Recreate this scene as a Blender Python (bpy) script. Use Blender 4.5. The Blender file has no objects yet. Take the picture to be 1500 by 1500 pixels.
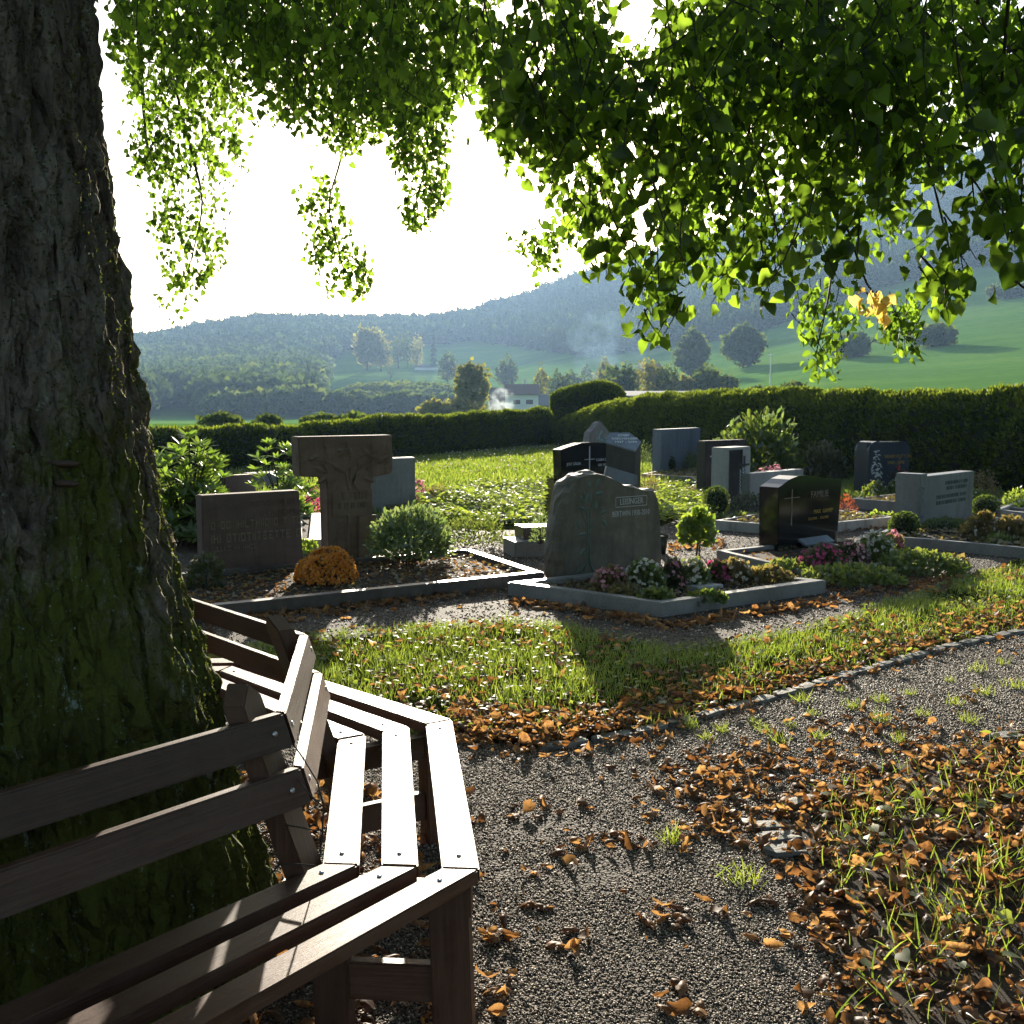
import bpy, bmesh, math, random
import numpy as np
from mathutils import Vector, Matrix

S = bpy.context.scene
COL = S.collection
RNG = np.random.default_rng(7)
random.seed(7)
R = math.radians

# ------------------------------------------------------------------ camera, sky, sun, exposure
F, PITCH, H = 1550.0, math.atan(160 / 1550.0), 1.6
cam_data = bpy.data.cameras.new('camera')
cam = bpy.data.objects.new('camera', cam_data)
COL.objects.link(cam)
cam_data.sensor_width = 36.0
cam_data.lens = F / 1500.0 * 36.0
cam_data.clip_start, cam_data.clip_end = 0.05, 8000.0
cam.location = (0, 0, H)
cam.rotation_euler = (math.pi / 2 - PITCH, 0, 0)
S.camera = cam

SUN_EL, SUN_AZ = R(12.6), R(-1.4)
world = bpy.data.worlds.new('World')
S.world = world
world.use_nodes = True
wn = world.node_tree
sky = wn.nodes.new('ShaderNodeTexSky')
sky.sky_type = 'NISHITA'
sky.sun_disc = False
sky.sun_elevation = SUN_EL
sky.sun_rotation = SUN_AZ
sky.air_density, sky.dust_density = 1.0, 1.6
wn.links.new(sky.outputs[0], wn.nodes['Background'].inputs[0])
wn.nodes['Background'].inputs[1].default_value = 0.066

sun_data = bpy.data.lights.new('sun', 'SUN')
sun_data.energy = 5.0
sun_data.angle = R(0.55)
sun_data.color = (1.0, 0.90, 0.74)
sun = bpy.data.objects.new('sun', sun_data)
COL.objects.link(sun)
SUN_DIR = Vector((math.sin(SUN_AZ) * math.cos(SUN_EL), math.cos(SUN_AZ) * math.cos(SUN_EL), math.sin(SUN_EL)))
sun.rotation_euler = SUN_DIR.to_track_quat('Z', 'Y').to_euler()

S.view_settings.view_transform = 'Standard'
S.view_settings.look = 'None'
S.view_settings.exposure = 1.8
S.view_settings.gamma = 1.0
S.cycles.max_bounces = 7
S.cycles.diffuse_bounces = 3
S.cycles.glossy_bounces = 2
S.cycles.transmission_bounces = 4
S.cycles.transparent_max_bounces = 8
S.cycles.volume_bounces = 0
S.cycles.volume_step_rate = 2.0
S.cycles.volume_max_steps = 64
S.cycles.caustics_reflective = False
S.cycles.caustics_refractive = False
S.cycles.sample_clamp_indirect = 4.0
S.cycles.use_denoising = True

# ------------------------------------------------------------------ projection helpers (pixel of the 1500 px photograph <-> world)
CP, SP = math.cos(PITCH), math.sin(PITCH)
def G(px, py, z=0.0):
    """world point at height z seen at a pixel"""
    u, v = (px - 750) / F, (750 - py) / F
    d = np.array([u, CP + v * SP, -SP + v * CP])
    return np.array([0, 0, H]) + d * ((z - H) / d[2])
def at(px, py, Y):
    """world point at distance Y ahead seen at a pixel"""
    u, v = (px - 750) / F, (750 - py) / F
    d = np.array([u, CP + v * SP, -SP + v * CP])
    return np.array([0, 0, H]) + d * (Y / d[1])
def proj(p):
    p = np.asarray(p, float)
    z = p[..., 2] - H
    d = p[..., 1] * CP - z * SP
    u = p[..., 1] * SP + z * CP
    d = np.where(np.abs(d) < 1e-3, 1e-3, d)
    return 750 + F * p[..., 0] / d, 750 - F * u / d, d
def inpoly(x, y, poly):
    x = np.asarray(x, float); y = np.asarray(y, float)
    r = np.zeros(x.shape, bool)
    n = len(poly)
    for i in range(n):
        x1, y1 = poly[i][0], poly[i][1]
        x2, y2 = poly[(i + 1) % n][0], poly[(i + 1) % n][1]
        if y1 == y2: continue
        c = ((y1 > y) != (y2 > y)) & (x < (x2 - x1) * (y - y1) / (y2 - y1) + x1)
        r ^= c
    return r
def hash3(i, j, k, seed=0):
    n = (i * 374761393 + j * 668265263 + k * 1274126177 + seed * 974711) & 0x7fffffff
    n = ((n ^ (n >> 13)) * 1274126177) & 0x7fffffff
    return ((n ^ (n >> 16)) & 0xffff) / 65535.0
def vnoise(p, seed=0):
    p = np.asarray(p, float)
    i = np.floor(p).astype(np.int64); f = p - i
    f = f * f * (3 - 2 * f)
    r = 0
    for a in (0, 1):
        for b in (0, 1):
            for c in (0, 1):
                w = (f[..., 0] if a else 1 - f[..., 0]) * (f[..., 1] if b else 1 - f[..., 1]) * (f[..., 2] if c else 1 - f[..., 2])
                r = r + w * hash3(i[..., 0] + a, i[..., 1] + b, i[..., 2] + c, seed)
    return r
def fbm(p, octv=4, seed=0):
    p = np.asarray(p, float); a, r, t = 1.0, 0, 0
    for o in range(octv):
        r = r + a * vnoise(p * 2 ** o, seed + o); t += a; a *= .5
    return r / t

# ------------------------------------------------------------------ object helpers
def tag(o, label=None, cat=None, group=None, kind=None):
    if label: o['label'] = label
    if cat: o['category'] = cat
    if group: o['group'] = group
    if kind: o['kind'] = kind
    return o
def link(name, me, m=None, parent=None, smooth=False):
    o = bpy.data.objects.new(name, me)
    COL.objects.link(o)
    if m is not None: me.materials.append(m)
    if parent is not None: o.parent = parent
    if smooth: me.polygons.foreach_set('use_smooth', np.ones(len(me.polygons), bool))
    return o
def empty(name, loc=(0, 0, 0), rz=0):
    o = bpy.data.objects.new(name, None)
    COL.objects.link(o)
    o.location = loc; o.rotation_euler = (0, 0, rz)
    o.empty_display_size = .1
    return o
def np_mesh(name, V, T, var=None, uv=None):
    me = bpy.data.meshes.new(name)
    V = np.ascontiguousarray(V, np.float32); T = np.ascontiguousarray(T, np.int32)
    n = T.shape[1]
    me.vertices.add(len(V)); me.vertices.foreach_set('co', V.ravel())
    me.loops.add(T.size); me.loops.foreach_set('vertex_index', T.ravel())
    me.polygons.add(len(T))
    me.polygons.foreach_set('loop_start', np.arange(0, T.size, n, dtype=np.int32))
    if var is not None:
        a = me.attributes.new('var', 'FLOAT', 'POINT'); a.data.foreach_set('value', np.ascontiguousarray(var, np.float32))
    me.update(calc_edges=True)
    return me
def poly_mesh(name, verts, faces):
    me = bpy.data.meshes.new(name)
    me.from_pydata([tuple(map(float, v)) for v in verts], [], [tuple(f) for f in faces])
    me.update()
    return me
def bm_obj(name, bm, m=None, parent=None, smooth=False):
    bmesh.ops.recalc_face_normals(bm, faces=bm.faces)
    me = bpy.data.meshes.new(name); bm.to_mesh(me); bm.free()
    return link(name, me, m, parent, smooth)
def norm(a):
    return a / np.maximum(np.linalg.norm(a, axis=-1, keepdims=True), 1e-9)
def frames(axis, nrm):
    """rotation matrices with local Y = axis, local Z close to nrm"""
    y = norm(np.asarray(axis, float)); z = np.asarray(nrm, float)
    z = norm(z - (z * y).sum(-1, keepdims=True) * y)
    x = np.cross(y, z)
    return np.stack([x, y, z], -1)
class Scatter:
    """collects copies of small triangle templates into one mesh"""
    def __init__(s): s.V, s.T, s.A, s.n = [], [], [], 0
    def add(s, tmpl, pos, rot, sc, var=None):
        tv, tt = tmpl
        pos = np.asarray(pos, float); N = len(pos)
        if N == 0: return
        sc = np.broadcast_to(np.asarray(sc, float), (N,)) if np.ndim(sc) < 2 else np.asarray(sc)
        loc = tv[None] * (sc[:, None, None] if sc.ndim == 1 else sc[:, None, :])
        v = np.einsum('nij,nkj->nki', rot, loc) + pos[:, None]
        s.V.append(v.reshape(-1, 3))
        s.T.append((tt[None] + (np.arange(N) * len(tv))[:, None, None] + s.n).reshape(-1, 3))
        s.n += N * len(tv)
        var = RNG.random(N) if var is None else np.broadcast_to(var, (N,))
        s.A.append(np.repeat(var, len(tv)))
    def raw(s, V, T, var=0.5):
        V = np.asarray(V, float); s.V.append(V); s.T.append(np.asarray(T) + s.n); s.n += len(V)
        s.A.append(np.broadcast_to(var, (len(V),)))
    def build(s, name, m, parent=None, smooth=False):
        me = np_mesh(name, np.concatenate(s.V), np.concatenate(s.T), np.concatenate(s.A))
        return link(name, me, m, parent, smooth)
def rand_dirs(n):
    return norm(RNG.normal(size=(n, 3)))
def tube(path, rad, seg=6):
    """tapered tube along a path -> verts, tris"""
    path = np.asarray(path, float); n = len(path)
    rad = np.broadcast_to(rad, (n,))
    d = norm(np.gradient(path, axis=0))
    ref = np.where(np.abs(d[:, 2:3]) > .9, np.array([[1., 0, 0]]), np.array([[0, 0, 1.]]))
    a = norm(np.cross(d, ref)); b = np.cross(d, a)
    th = np.linspace(0, 2 * np.pi, seg, endpoint=False)
    V = path[:, None] + rad[:, None, None] * (a[:, None] * np.cos(th)[None, :, None] + b[:, None] * np.sin(th)[None, :, None])
    i = np.arange(n - 1)[:, None] * seg; j = np.arange(seg)[None]; k = (j + 1) % seg
    q = np.stack([i + j, i + k, i + seg + k, i + seg + j], -1).reshape(-1, 4)
    T = np.concatenate([q[:, [0, 1, 2]], q[:, [0, 2, 3]]])
    return V.reshape(-1, 3), T
def bez(a, b, c, n=8):
    t = np.linspace(0, 1, n)[:, None]
    return (1 - t) ** 2 * np.asarray(a, float) + 2 * t * (1 - t) * np.asarray(b, float) + t * t * np.asarray(c, float)

# ------------------------------------------------------------------ materials
def nodes(name):
    m = bpy.data.materials.new(name); m.use_nodes = True
    nt = m.node_tree
    return m, nt, nt.nodes['Principled BSDF']
def N(nt, kind, **kw):
    n = nt.nodes.new(kind)
    for k, v in kw.items():
        if k in n.inputs.keys() if isinstance(k, str) else False: n.inputs[k].default_value = v
        else: setattr(n, k, v)
    return n
def c4(c): return (c[0], c[1], c[2], 1)
def noise_node(nt, scale, detail=5, rough=.6, coord='Object', stretch=None, dist=0):
    tc = nt.nodes.new('ShaderNodeTexCoord')
    src = tc.outputs[coord]
    if stretch:
        mp = nt.nodes.new('ShaderNodeMapping'); mp.inputs['Scale'].default_value = stretch
        nt.links.new(src, mp.inputs[0]); src = mp.outputs[0]
    n = nt.nodes.new('ShaderNodeTexNoise')
    n.inputs['Scale'].default_value = scale; n.inputs['Detail'].default_value = detail
    n.inputs['Roughness'].default_value = rough; n.inputs['Distortion'].default_value = dist
    nt.links.new(src, n.inputs[0])
    return n
def ramp(nt, fac, stops):
    r = nt.nodes.new('ShaderNodeValToRGB')
    el = r.color_ramp.elements
    while len(el) < len(stops): el.new(.5)
    for e, (p, c) in zip(el, stops): e.position = p; e.color = c4(c) if len(c) == 3 else c
    nt.links.new(fac, r.inputs[0])
    return r
def mix(nt, fac, a, b):
    m = nt.nodes.new('ShaderNodeMix'); m.data_type = 'RGBA'
    for sock, v in ((m.inputs[0], fac), (m.inputs[6], a), (m.inputs[7], b)):
        if hasattr(v, 'is_linked'): nt.links.new(v, sock)
        elif isinstance(v, (int, float)): sock.default_value = v
        else: sock.default_value = c4(v)
    return m.outputs[2]
def bump(nt, bsdf, height, strength=.3, dist=.02):
    b = nt.nodes.new('ShaderNodeBump'); b.inputs['Strength'].default_value = strength; b.inputs['Distance'].default_value = dist
    nt.links.new(height, b.inputs['Height']); nt.links.new(b.outputs[0], bsdf.inputs['Normal'])
    return b
def stone(name, a, b, scale=8, rough=.6, bmp=.2, spec=.5, speck=None, stretch=None, rvar=.15, lichen=None):
    lichen = rough > .4 if lichen is None else lichen
    m, nt, p = nodes(name)
    n = noise_node(nt, scale, 8, .65, stretch=stretch)
    r = ramp(nt, n.outputs[0], [(.3, a), (.7, b)])
    colr = r.outputs[0]
    if speck:
        v = noise_node(nt, 160, 2, .8)
        rr = ramp(nt, v.outputs[0], [(.45, (0, 0, 0)), (.62, (1, 1, 1))])
        colr = mix(nt, rr.outputs[0], colr, speck)
    st = noise_node(nt, 1.7, 6, .7, stretch=(1, 1, .35))
    sr = ramp(nt, st.outputs[0], [(.35, (.55, .55, .52)), (.6, (1, 1, 1))])
    mm = nt.nodes.new('ShaderNodeMix'); mm.data_type = 'RGBA'; mm.blend_type = 'MULTIPLY'; mm.inputs[0].default_value = .7
    nt.links.new(colr, mm.inputs[6]); nt.links.new(sr.outputs[0], mm.inputs[7])
    fin = mm.outputs[2]
    if lichen:
        ln = noise_node(nt, 17, 7, .8); lr = ramp(nt, ln.outputs[0], [(.60, (0, 0, 0)), (.66, (.6, .6, .6))]); lb = noise_node(nt, 2.2, 3)
        lm_ = nt.nodes.new('ShaderNodeMath'); lm_.operation = 'MULTIPLY'; nt.links.new(lr.outputs[0], lm_.inputs[0]); nt.links.new(lb.outputs[0], lm_.inputs[1])
        fin = mix(nt, lm_.outputs[0], fin, (.36, .38, .29))
        dr = ramp(nt, noise_node(nt, 5, 8, .75, stretch=(1, 1, .12)).outputs[0], [(.36, (.45, .43, .38)), (.5, (1, 1, 1))])
        m2_ = nt.nodes.new('ShaderNodeMix'); m2_.data_type = 'RGBA'; m2_.blend_type = 'MULTIPLY'; m2_.inputs[0].default_value = .7
        nt.links.new(fin, m2_.inputs[6]); nt.links.new(dr.outputs[0], m2_.inputs[7]); fin = m2_.outputs[2]
    nt.links.new(fin, p.inputs['Base Color'])
    mr = nt.nodes.new('ShaderNodeMapRange'); mr.inputs[3].default_value = rough - rvar; mr.inputs[4].default_value = rough + rvar
    nt.links.new(n.outputs[0], mr.inputs[0]); nt.links.new(mr.outputs[0], p.inputs['Roughness'])
    p.inputs['Specular IOR Level'].default_value = spec
    n2 = noise_node(nt, scale * 9, 6, .7)
    bump(nt, p, n2.outputs[0], bmp, .01)
    return m
def plain(name, col, rough=.5, metal=0, spec=.5):
    m, nt, p = nodes(name)
    n = noise_node(nt, 25, 4)
    r = ramp(nt, n.outputs[0], [(.3, tuple(c * .8 for c in col)), (.7, tuple(min(1, c * 1.15) for c in col))])
    nt.links.new(r.outputs[0], p.inputs['Base Color'])
    p.inputs['Roughness'].default_value = rough; p.inputs['Metallic'].default_value = metal
    p.inputs['Specular IOR Level'].default_value = spec
    return m
def leafy(name, a, b, ta, tb, tfac=.5, gloss=.06, grough=.45, mottle=0):
    """two-sided thin leaf: diffuse + light coming through + a little sheen; hue varies leaf by leaf"""
    m = bpy.data.materials.new(name); m.use_nodes = True
    nt = m.node_tree; nt.nodes.clear()
    out = nt.nodes.new('ShaderNodeOutputMaterial')
    at_ = nt.nodes.new('ShaderNodeAttribute'); at_.attribute_name = 'var'
    d = nt.nodes.new('ShaderNodeBsdfDiffuse'); t = nt.nodes.new('ShaderNodeBsdfTranslucent'); g = nt.nodes.new('ShaderNodeBsdfGlossy')
    ca, cb = mix(nt, at_.outputs['Fac'], a, b), mix(nt, at_.outputs['Fac'], ta, tb)
    if mottle:
        no = noise_node(nt, mottle, 4, .7); ra = ramp(nt, no.outputs[0], [(.35, (.25, .2, .18)), (.62, (1, 1, 1))]).outputs[0]
        for q_ in (0, 1):
            mm = nt.nodes.new('ShaderNodeMix'); mm.data_type = 'RGBA'; mm.blend_type = 'MULTIPLY'; mm.inputs[0].default_value = .85
            nt.links.new((ca, cb)[q_], mm.inputs[6]); nt.links.new(ra, mm.inputs[7])
            if q_ == 0: ca = mm.outputs[2]
            else: cb = mm.outputs[2]
    nt.links.new(ca, d.inputs[0]); nt.links.new(cb, t.inputs[0])
    g.inputs['Roughness'].default_value = grough; g.inputs['Color'].default_value = (1, 1, 1, 1)
    m1 = nt.nodes.new('ShaderNodeMixShader'); m1.inputs[0].default_value = tfac
    nt.links.new(d.outputs[0], m1.inputs[1]); nt.links.new(t.outputs[0], m1.inputs[2])
    m2 = nt.nodes.new('ShaderNodeMixShader'); m2.inputs[0].default_value = gloss
    nt.links.new(m1.outputs[0], m2.inputs[1]); nt.links.new(g.outputs[0], m2.inputs[2])
    nt.links.new(m2.outputs[0], out.inputs[0])
    return m

M = {}
M['linden'] = leafy('linden leaf', (.012, .026, .004), (.05, .085, .012), (.07, .14, .008), (.38, .60, .04), .6, .02)
M['linden_yellow'] = leafy('yellow leaf', (.35, .25, .06), (.45, .33, .10), (.85, .60, .10), (.9, .7, .2), .55, .04)
M['grass'] = leafy('grass blade', (.045, .075, .012), (.11, .13, .03), (.20, .33, .02), (.43, .49, .06), .52, .05)
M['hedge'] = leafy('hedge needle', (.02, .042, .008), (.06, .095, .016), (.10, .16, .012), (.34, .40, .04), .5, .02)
M['box'] = leafy('box leaf', (.02, .04, .008), (.04, .07, .012), (.10, .18, .012), (.22, .28, .03), .42, .06)
M['rhodo'] = leafy('rhododendron leaf', (.03, .07, .012), (.06, .11, .02), (.20, .36, .03), (.36, .50, .05), .5, .08, .35)
M['shrub_pale'] = leafy('variegated leaf', (.04, .075, .02), (.20, .25, .10), (.16, .28, .04), (.40, .48, .14), .42, .10, .35)
M['dark_plant'] = leafy('dark plant leaf', (.02, .035, .015), (.05, .055, .02), (.06, .10, .02), (.16, .16, .03), .4, .06)
M['cover'] = leafy('ground cover leaf', (.03, .06, .012), (.09, .12, .03), (.14, .24, .02), (.34, .36, .06), .45, .06)
M['cover_bright'] = leafy('bright ground cover leaf', (.06, .11, .015), (.14, .18, .03), (.26, .42, .03), (.45, .52, .06), .5, .05)
M['dry_cover'] = leafy('dry mixed leaf', (.07, .055, .02), (.16, .13, .05), (.20, .15, .03), (.45, .36, .09), .45, .06)
M['litter'] = leafy('dead leaf', (.085, .042, .020), (.42, .22, .09), (.34, .14, .035), (.92, .52, .17), .45, .025, .45, 55)
M['mum'] = leafy('orange blossom', (.58, .18, .015), (.78, .33, .03), (.7, .26, .015), (.88, .45, .04), .4, .03)
M['pink'] = leafy('pink blossom', (.50, .14, .22), (.70, .38, .42), (.6, .18, .26), (.8, .42, .45), .4, .03)
M['magenta'] = leafy('magenta blossom', (.42, .03, .13), (.6, .10, .25), (.6, .05, .18), (.8, .16, .34), .4, .03)
M['white_bloom'] = leafy('white blossom', (.6, .55, .48), (.75, .72, .66), (.6, .5, .4), (.75, .7, .6), .4, .03)
M['red'] = leafy('red blossom', (.35, .02, .015), (.5, .08, .05), (.5, .03, .02), (.7, .12, .06), .4, .03)
M['orange_red'] = leafy('orange red twig', (.45, .07, .03), (.6, .18, .06), (.65, .10, .04), (.8, .26, .08), .4, .03)
M['far_tree'] = leafy('far broadleaf', (.028, .055, .018), (.065, .095, .026), (.08, .14, .02), (.18, .22, .035), .4, .0)
M['far_yellow'] = leafy('far yellowing leaf', (.09, .10, .02), (.16, .15, .035), (.24, .26, .03), (.42, .38, .06), .4, .02)
M['conifer'] = leafy('far conifer', (.015, .036, .018), (.05, .08, .028), (.04, .08, .02), (.11, .16, .03), .3, .0)

M['granite'] = stone('grey granite', (.10, .105, .105), (.19, .19, .185), 14, .42, .15, .5, (.30, .30, .31))
M['granite_pale'] = stone('pale granite', (.25, .25, .25), (.38, .37, .35), 16, .5, .12, .5, (.45, .44, .42))
M['granite_blue'] = stone('blue grey granite', (.13, .155, .19), (.19, .215, .25), 12, .55, .08, .5, (.23, .25, .28))
M['kerb'] = stone('kerb granite', (.13, .13, .13), (.23, .22, .21), 10, .36, .15, .6, (.30, .29, .28))
M['kerb_dark'] = stone('dark reddish kerb stone', (.055, .045, .042), (.11, .092, .085), 10, .42, .25, .5)
M['black'] = stone('polished black granite', (.006, .006, .007), (.014, .013, .014), 30, .10, .02, .6, (.02, .02, .022), rvar=.03)
M['dark'] = stone('dark granite', (.025, .022, .026), (.05, .045, .05), 25, .22, .05, .6, (.07, .065, .07), rvar=.05)
M['navy'] = stone('dark blue granite', (.022, .03, .045), (.045, .055, .075), 25, .25, .05, .6, (.08, .09, .11), rvar=.05)
M['sandstone'] = stone('red sandstone', (.13, .085, .065), (.21, .15, .115), 5, .8, .4, .3, stretch=(1, 1, 2.2))
M['sandstone_dark'] = stone('weathered red sandstone', (.10, .065, .055), (.16, .11, .09), 5, .8, .4, .3, stretch=(1, 1, 2.2))
M['fieldstone'] = stone('split field stone', (.07, .066, .052), (.20, .175, .13), 5, .6, .6, .4)
M['rough_stone'] = stone('rough pale stone', (.20, .17, .16), (.34, .29, .27), 9, .7, .5, .4)
M['slate'] = stone('flush edging stone', (.10, .10, .09), (.24, .23, .205), 9, .7, .6, .3)
M['bronze'] = plain('verdigris inlay', (.09, .135, .115), .5, .2)
M['silver_letter'] = plain('pale lettering', (.48, .49, .48), .5)
M['gold_letter'] = plain('gold lettering', (.55, .36, .08), .35, .6)
M['dull_letter'] = plain('weathered relief lettering', (.20, .15, .10), .7)
M['dark_letter'] = plain('dark lettering', (.03, .03, .03), .5)
M['white_paint'] = plain('white paint', (.75, .75, .73), .5)
M['steel'] = plain('steel', (.5, .5, .52), .3, .9)
M['soil'] = stone('bed soil', (.025, .018, .012), (.07, .05, .033), 18, .9, .8, .2)
M['twig'] = plain('twig bark', (.035, .026, .018), .8)
M['stem'] = plain('green stem', (.06, .07, .02), .7)
M['plastic'] = plain('black plastic vase', (.02, .022, .022), .3)

def wood_mat():
    m, nt, p = nodes('weathered stained wood')
    tc = nt.nodes.new('ShaderNodeTexCoord')
    mp = nt.nodes.new('ShaderNodeMapping'); mp.inputs['Scale'].default_value = (1.4, 26, 26)
    nt.links.new(tc.outputs['UV'], mp.inputs[0])
    n = nt.nodes.new('ShaderNodeTexNoise'); n.inputs['Scale'].default_value = 2.2; n.inputs['Detail'].default_value = 8; n.inputs['Roughness'].default_value = .7
    nt.links.new(mp.outputs[0], n.inputs[0])
    big = noise_node(nt, 5, 5, .7)
    a = ramp(nt, n.outputs[0], [(.25, (.028, .0085, .004)), (.5, (.058, .021, .010)), (.78, (.11, .055, .033))])
    b = ramp(nt, big.outputs[0], [(.4, (.0, .0, .0)), (.7, (1, 1, 1))])
    oi = nt.nodes.new('ShaderNodeObjectInfo'); hv_ = nt.nodes.new('ShaderNodeHueSaturation'); om = nt.nodes.new('ShaderNodeMapRange'); om.inputs[3].default_value = .7; om.inputs[4].default_value = 1.5
    nt.links.new(oi.outputs['Random'], om.inputs[0]); nt.links.new(om.outputs[0], hv_.inputs['Value'])
    nt.links.new(mix(nt, b.outputs[0], a.outputs[0], (.085, .042, .026)), hv_.inputs['Color']); nt.links.new(hv_.outputs[0], p.inputs['Base Color'])
    mr = nt.nodes.new('ShaderNodeMapRange'); mr.inputs[3].default_value = .34; mr.inputs[4].default_value = .62
    nt.links.new(n.outputs[0], mr.inputs[0]); nt.links.new(mr.outputs[0], p.inputs['Roughness'])
    p.inputs['Specular IOR Level'].default_value = .45
    bump(nt, p, n.outputs[0], .6, .006)
    return m
M['wood'] = wood_mat()

def bark_mat():
    m, nt, p = nodes('linden bark')
    n = noise_node(nt, 7, 9, .7, stretch=(1.5, 1.5, .35))
    base = ramp(nt, n.outputs[0], [(.32, (.05, .037, .03)), (.5, (.19, .15, .12)), (.7, (.36, .31, .26))])
    moss = noise_node(nt, 2.6, 10, .8, stretch=(1, 1, .5))
    geo = nt.nodes.new('ShaderNodeNewGeometry'); sx = nt.nodes.new('ShaderNodeSeparateXYZ')
    nt.links.new(geo.outputs['Position'], sx.inputs[0])
    hz = nt.nodes.new('ShaderNodeMapRange'); hz.inputs[1].default_value = 0.0; hz.inputs[2].default_value = 2.6
    hz.inputs[3].default_value = .22; hz.inputs[4].default_value = -.13
    nt.links.new(sx.outputs[2], hz.inputs[0])
    ad = nt.nodes.new('ShaderNodeMath'); nt.links.new(moss.outputs[0], ad.inputs[0]); nt.links.new(hz.outputs[0], ad.inputs[1])
    mo = ramp(nt, ad.outputs[0], [(.50, (0, 0, 0)), (.60, (1, 1, 1))])
    c1 = mix(nt, mo.outputs[0], base.outputs[0], mix(nt, n.outputs[0], (.02, .024, .005), (.17, .185, .025)))
    lich = noise_node(nt, 6.5, 9, .82); n3_ = noise_node(nt, 38, 5, .8)
    side = nt.nodes.new('ShaderNodeMapRange'); side.inputs[1].default_value = -2.2; side.inputs[2].default_value = -1.15
    side.inputs[3].default_value = .10; side.inputs[4].default_value = -.10
    nt.links.new(sx.outputs[0], side.inputs[0])
    ad2 = nt.nodes.new('ShaderNodeMath'); nt.links.new(lich.outputs[0], ad2.inputs[0]); nt.links.new(side.outputs[0], ad2.inputs[1])
    li = ramp(nt, ad2.outputs[0], [(.49, (0, 0, 0)), (.535, (1, 1, 1))])
    c2 = mix(nt, li.outputs[0], c1, mix(nt, n3_.outputs[0], (.14, .18, .15), (.48, .56, .47)))
    nt.links.new(c2, p.inputs['Base Color'])
    p.inputs['Roughness'].default_value = .9; p.inputs['Specular IOR Level'].default_value = .25
    n3 = noise_node(nt, 26, 8, .75, stretch=(1.3, 1.3, .5))
    ad3 = nt.nodes.new('ShaderNodeMath'); nt.links.new(n.outputs[0], ad3.inputs[0]); nt.links.new(n3.outputs[0], ad3.inputs[1])
    tc = nt.nodes.new('ShaderNodeTexCoord'); wn_ = noise_node(nt, 5, 4, .6)
    va = nt.nodes.new('ShaderNodeVectorMath'); va.operation = 'SCALE'; va.inputs[3].default_value = .10; nt.links.new(wn_.outputs['Color'], va.inputs[0])
    vb = nt.nodes.new('ShaderNodeVectorMath'); vb.operation = 'ADD'; nt.links.new(tc.outputs['Object'], vb.inputs[0]); nt.links.new(va.outputs[0], vb.inputs[1])
    mp = nt.nodes.new('ShaderNodeMapping'); mp.inputs['Scale'].default_value = (1, 1, .24); nt.links.new(vb.outputs[0], mp.inputs[0])
    vo = nt.nodes.new('ShaderNodeTexVoronoi'); vo.feature = 'DISTANCE_TO_EDGE'; vo.inputs['Scale'].default_value = 19; nt.links.new(mp.outputs[0], vo.inputs['Vector'])
    pl = nt.nodes.new('ShaderNodeMapRange'); pl.inputs[1].default_value = 0; pl.inputs[2].default_value = .22; nt.links.new(vo.outputs['Distance'], pl.inputs[0])
    ad4 = nt.nodes.new('ShaderNodeMath'); ad4.operation = 'MULTIPLY_ADD'; ad4.inputs[1].default_value = .55; nt.links.new(ad3.outputs[0], ad4.inputs[0]); nt.links.new(pl.outputs[0], ad4.inputs[2])
    bump(nt, p, ad4.outputs[0], 1.0, .045)
    return m
M['bark'] = bark_mat()

def gravel_mat(name, a, b, c):
    m, nt, p = nodes(name)
    tc = nt.nodes.new('ShaderNodeTexCoord')
    v = nt.nodes.new('ShaderNodeTexVoronoi'); v.inputs['Scale'].default_value = 95
    nt.links.new(tc.outputs['Object'], v.inputs['Vector'])
    sep = nt.nodes.new('ShaderNodeSeparateColor'); nt.links.new(v.outputs['Color'], sep.inputs[0])
    r = ramp(nt, sep.outputs[0], [(.15, a), (.6, b), (.95, c)])
    n = noise_node(nt, 1.4, 6, .65)
    s_ = ramp(nt, n.outputs[0], [(.35, (.5, .45, .4)), (.65, (1, 1, 1))])
    mm = nt.nodes.new('ShaderNodeMix'); mm.data_type = 'RGBA'; mm.blend_type = 'MULTIPLY'; mm.inputs[0].default_value = .8
    nt.links.new(r.outputs[0], mm.inputs[6]); nt.links.new(s_.outputs[0], mm.inputs[7])
    nt.links.new(mm.outputs[2], p.inputs['Base Color'])
    p.inputs['Roughness'].default_value = .8; p.inputs['Specular IOR Level'].default_value = .15
    inv = nt.nodes.new('ShaderNodeMath'); inv.operation = 'SUBTRACT'; inv.inputs[0].default_value = 1.0
    nt.links.new(v.outputs['Distance'], inv.inputs[1])
    bump(nt, p, inv.outputs[0], 1.0, .012)
    return m
M['gravel'] = gravel_mat('gravel bed', (.03, .024, .019), (.07, .056, .044), (.17, .14, .11))
def pebble_mat():
    m, nt, p = nodes('pebble')
    a = nt.nodes.new('ShaderNodeAttribute'); a.attribute_name = 'var'
    r = ramp(nt, a.outputs['Fac'], [(0, (.055, .037, .024)), (.5, (.15, .108, .072)), (.85, (.35, .265, .18)), (1, (.58, .48, .35))])
    nt.links.new(r.outputs[0], p.inputs['Base Color']); p.inputs['Roughness'].default_value = .6
    return m
M['pebble'] = pebble_mat()
def soilgrass():
    m, nt, p = nodes('turf soil')
    n = noise_node(nt, 9, 8, .7)
    r = ramp(nt, n.outputs[0], [(.3, (.018, .016, .008)), (.55, (.035, .04, .012)), (.75, (.06, .07, .018))])
    nt.links.new(r.outputs[0], p.inputs['Base Color']); p.inputs['Roughness'].default_value = .95; p.inputs['Specular IOR Level'].default_value = 0
    n2 = noise_node(nt, 60, 4, .7); bump(nt, p, n2.outputs[0], .8, .02)
    return m
M['turf'] = soilgrass()
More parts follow.
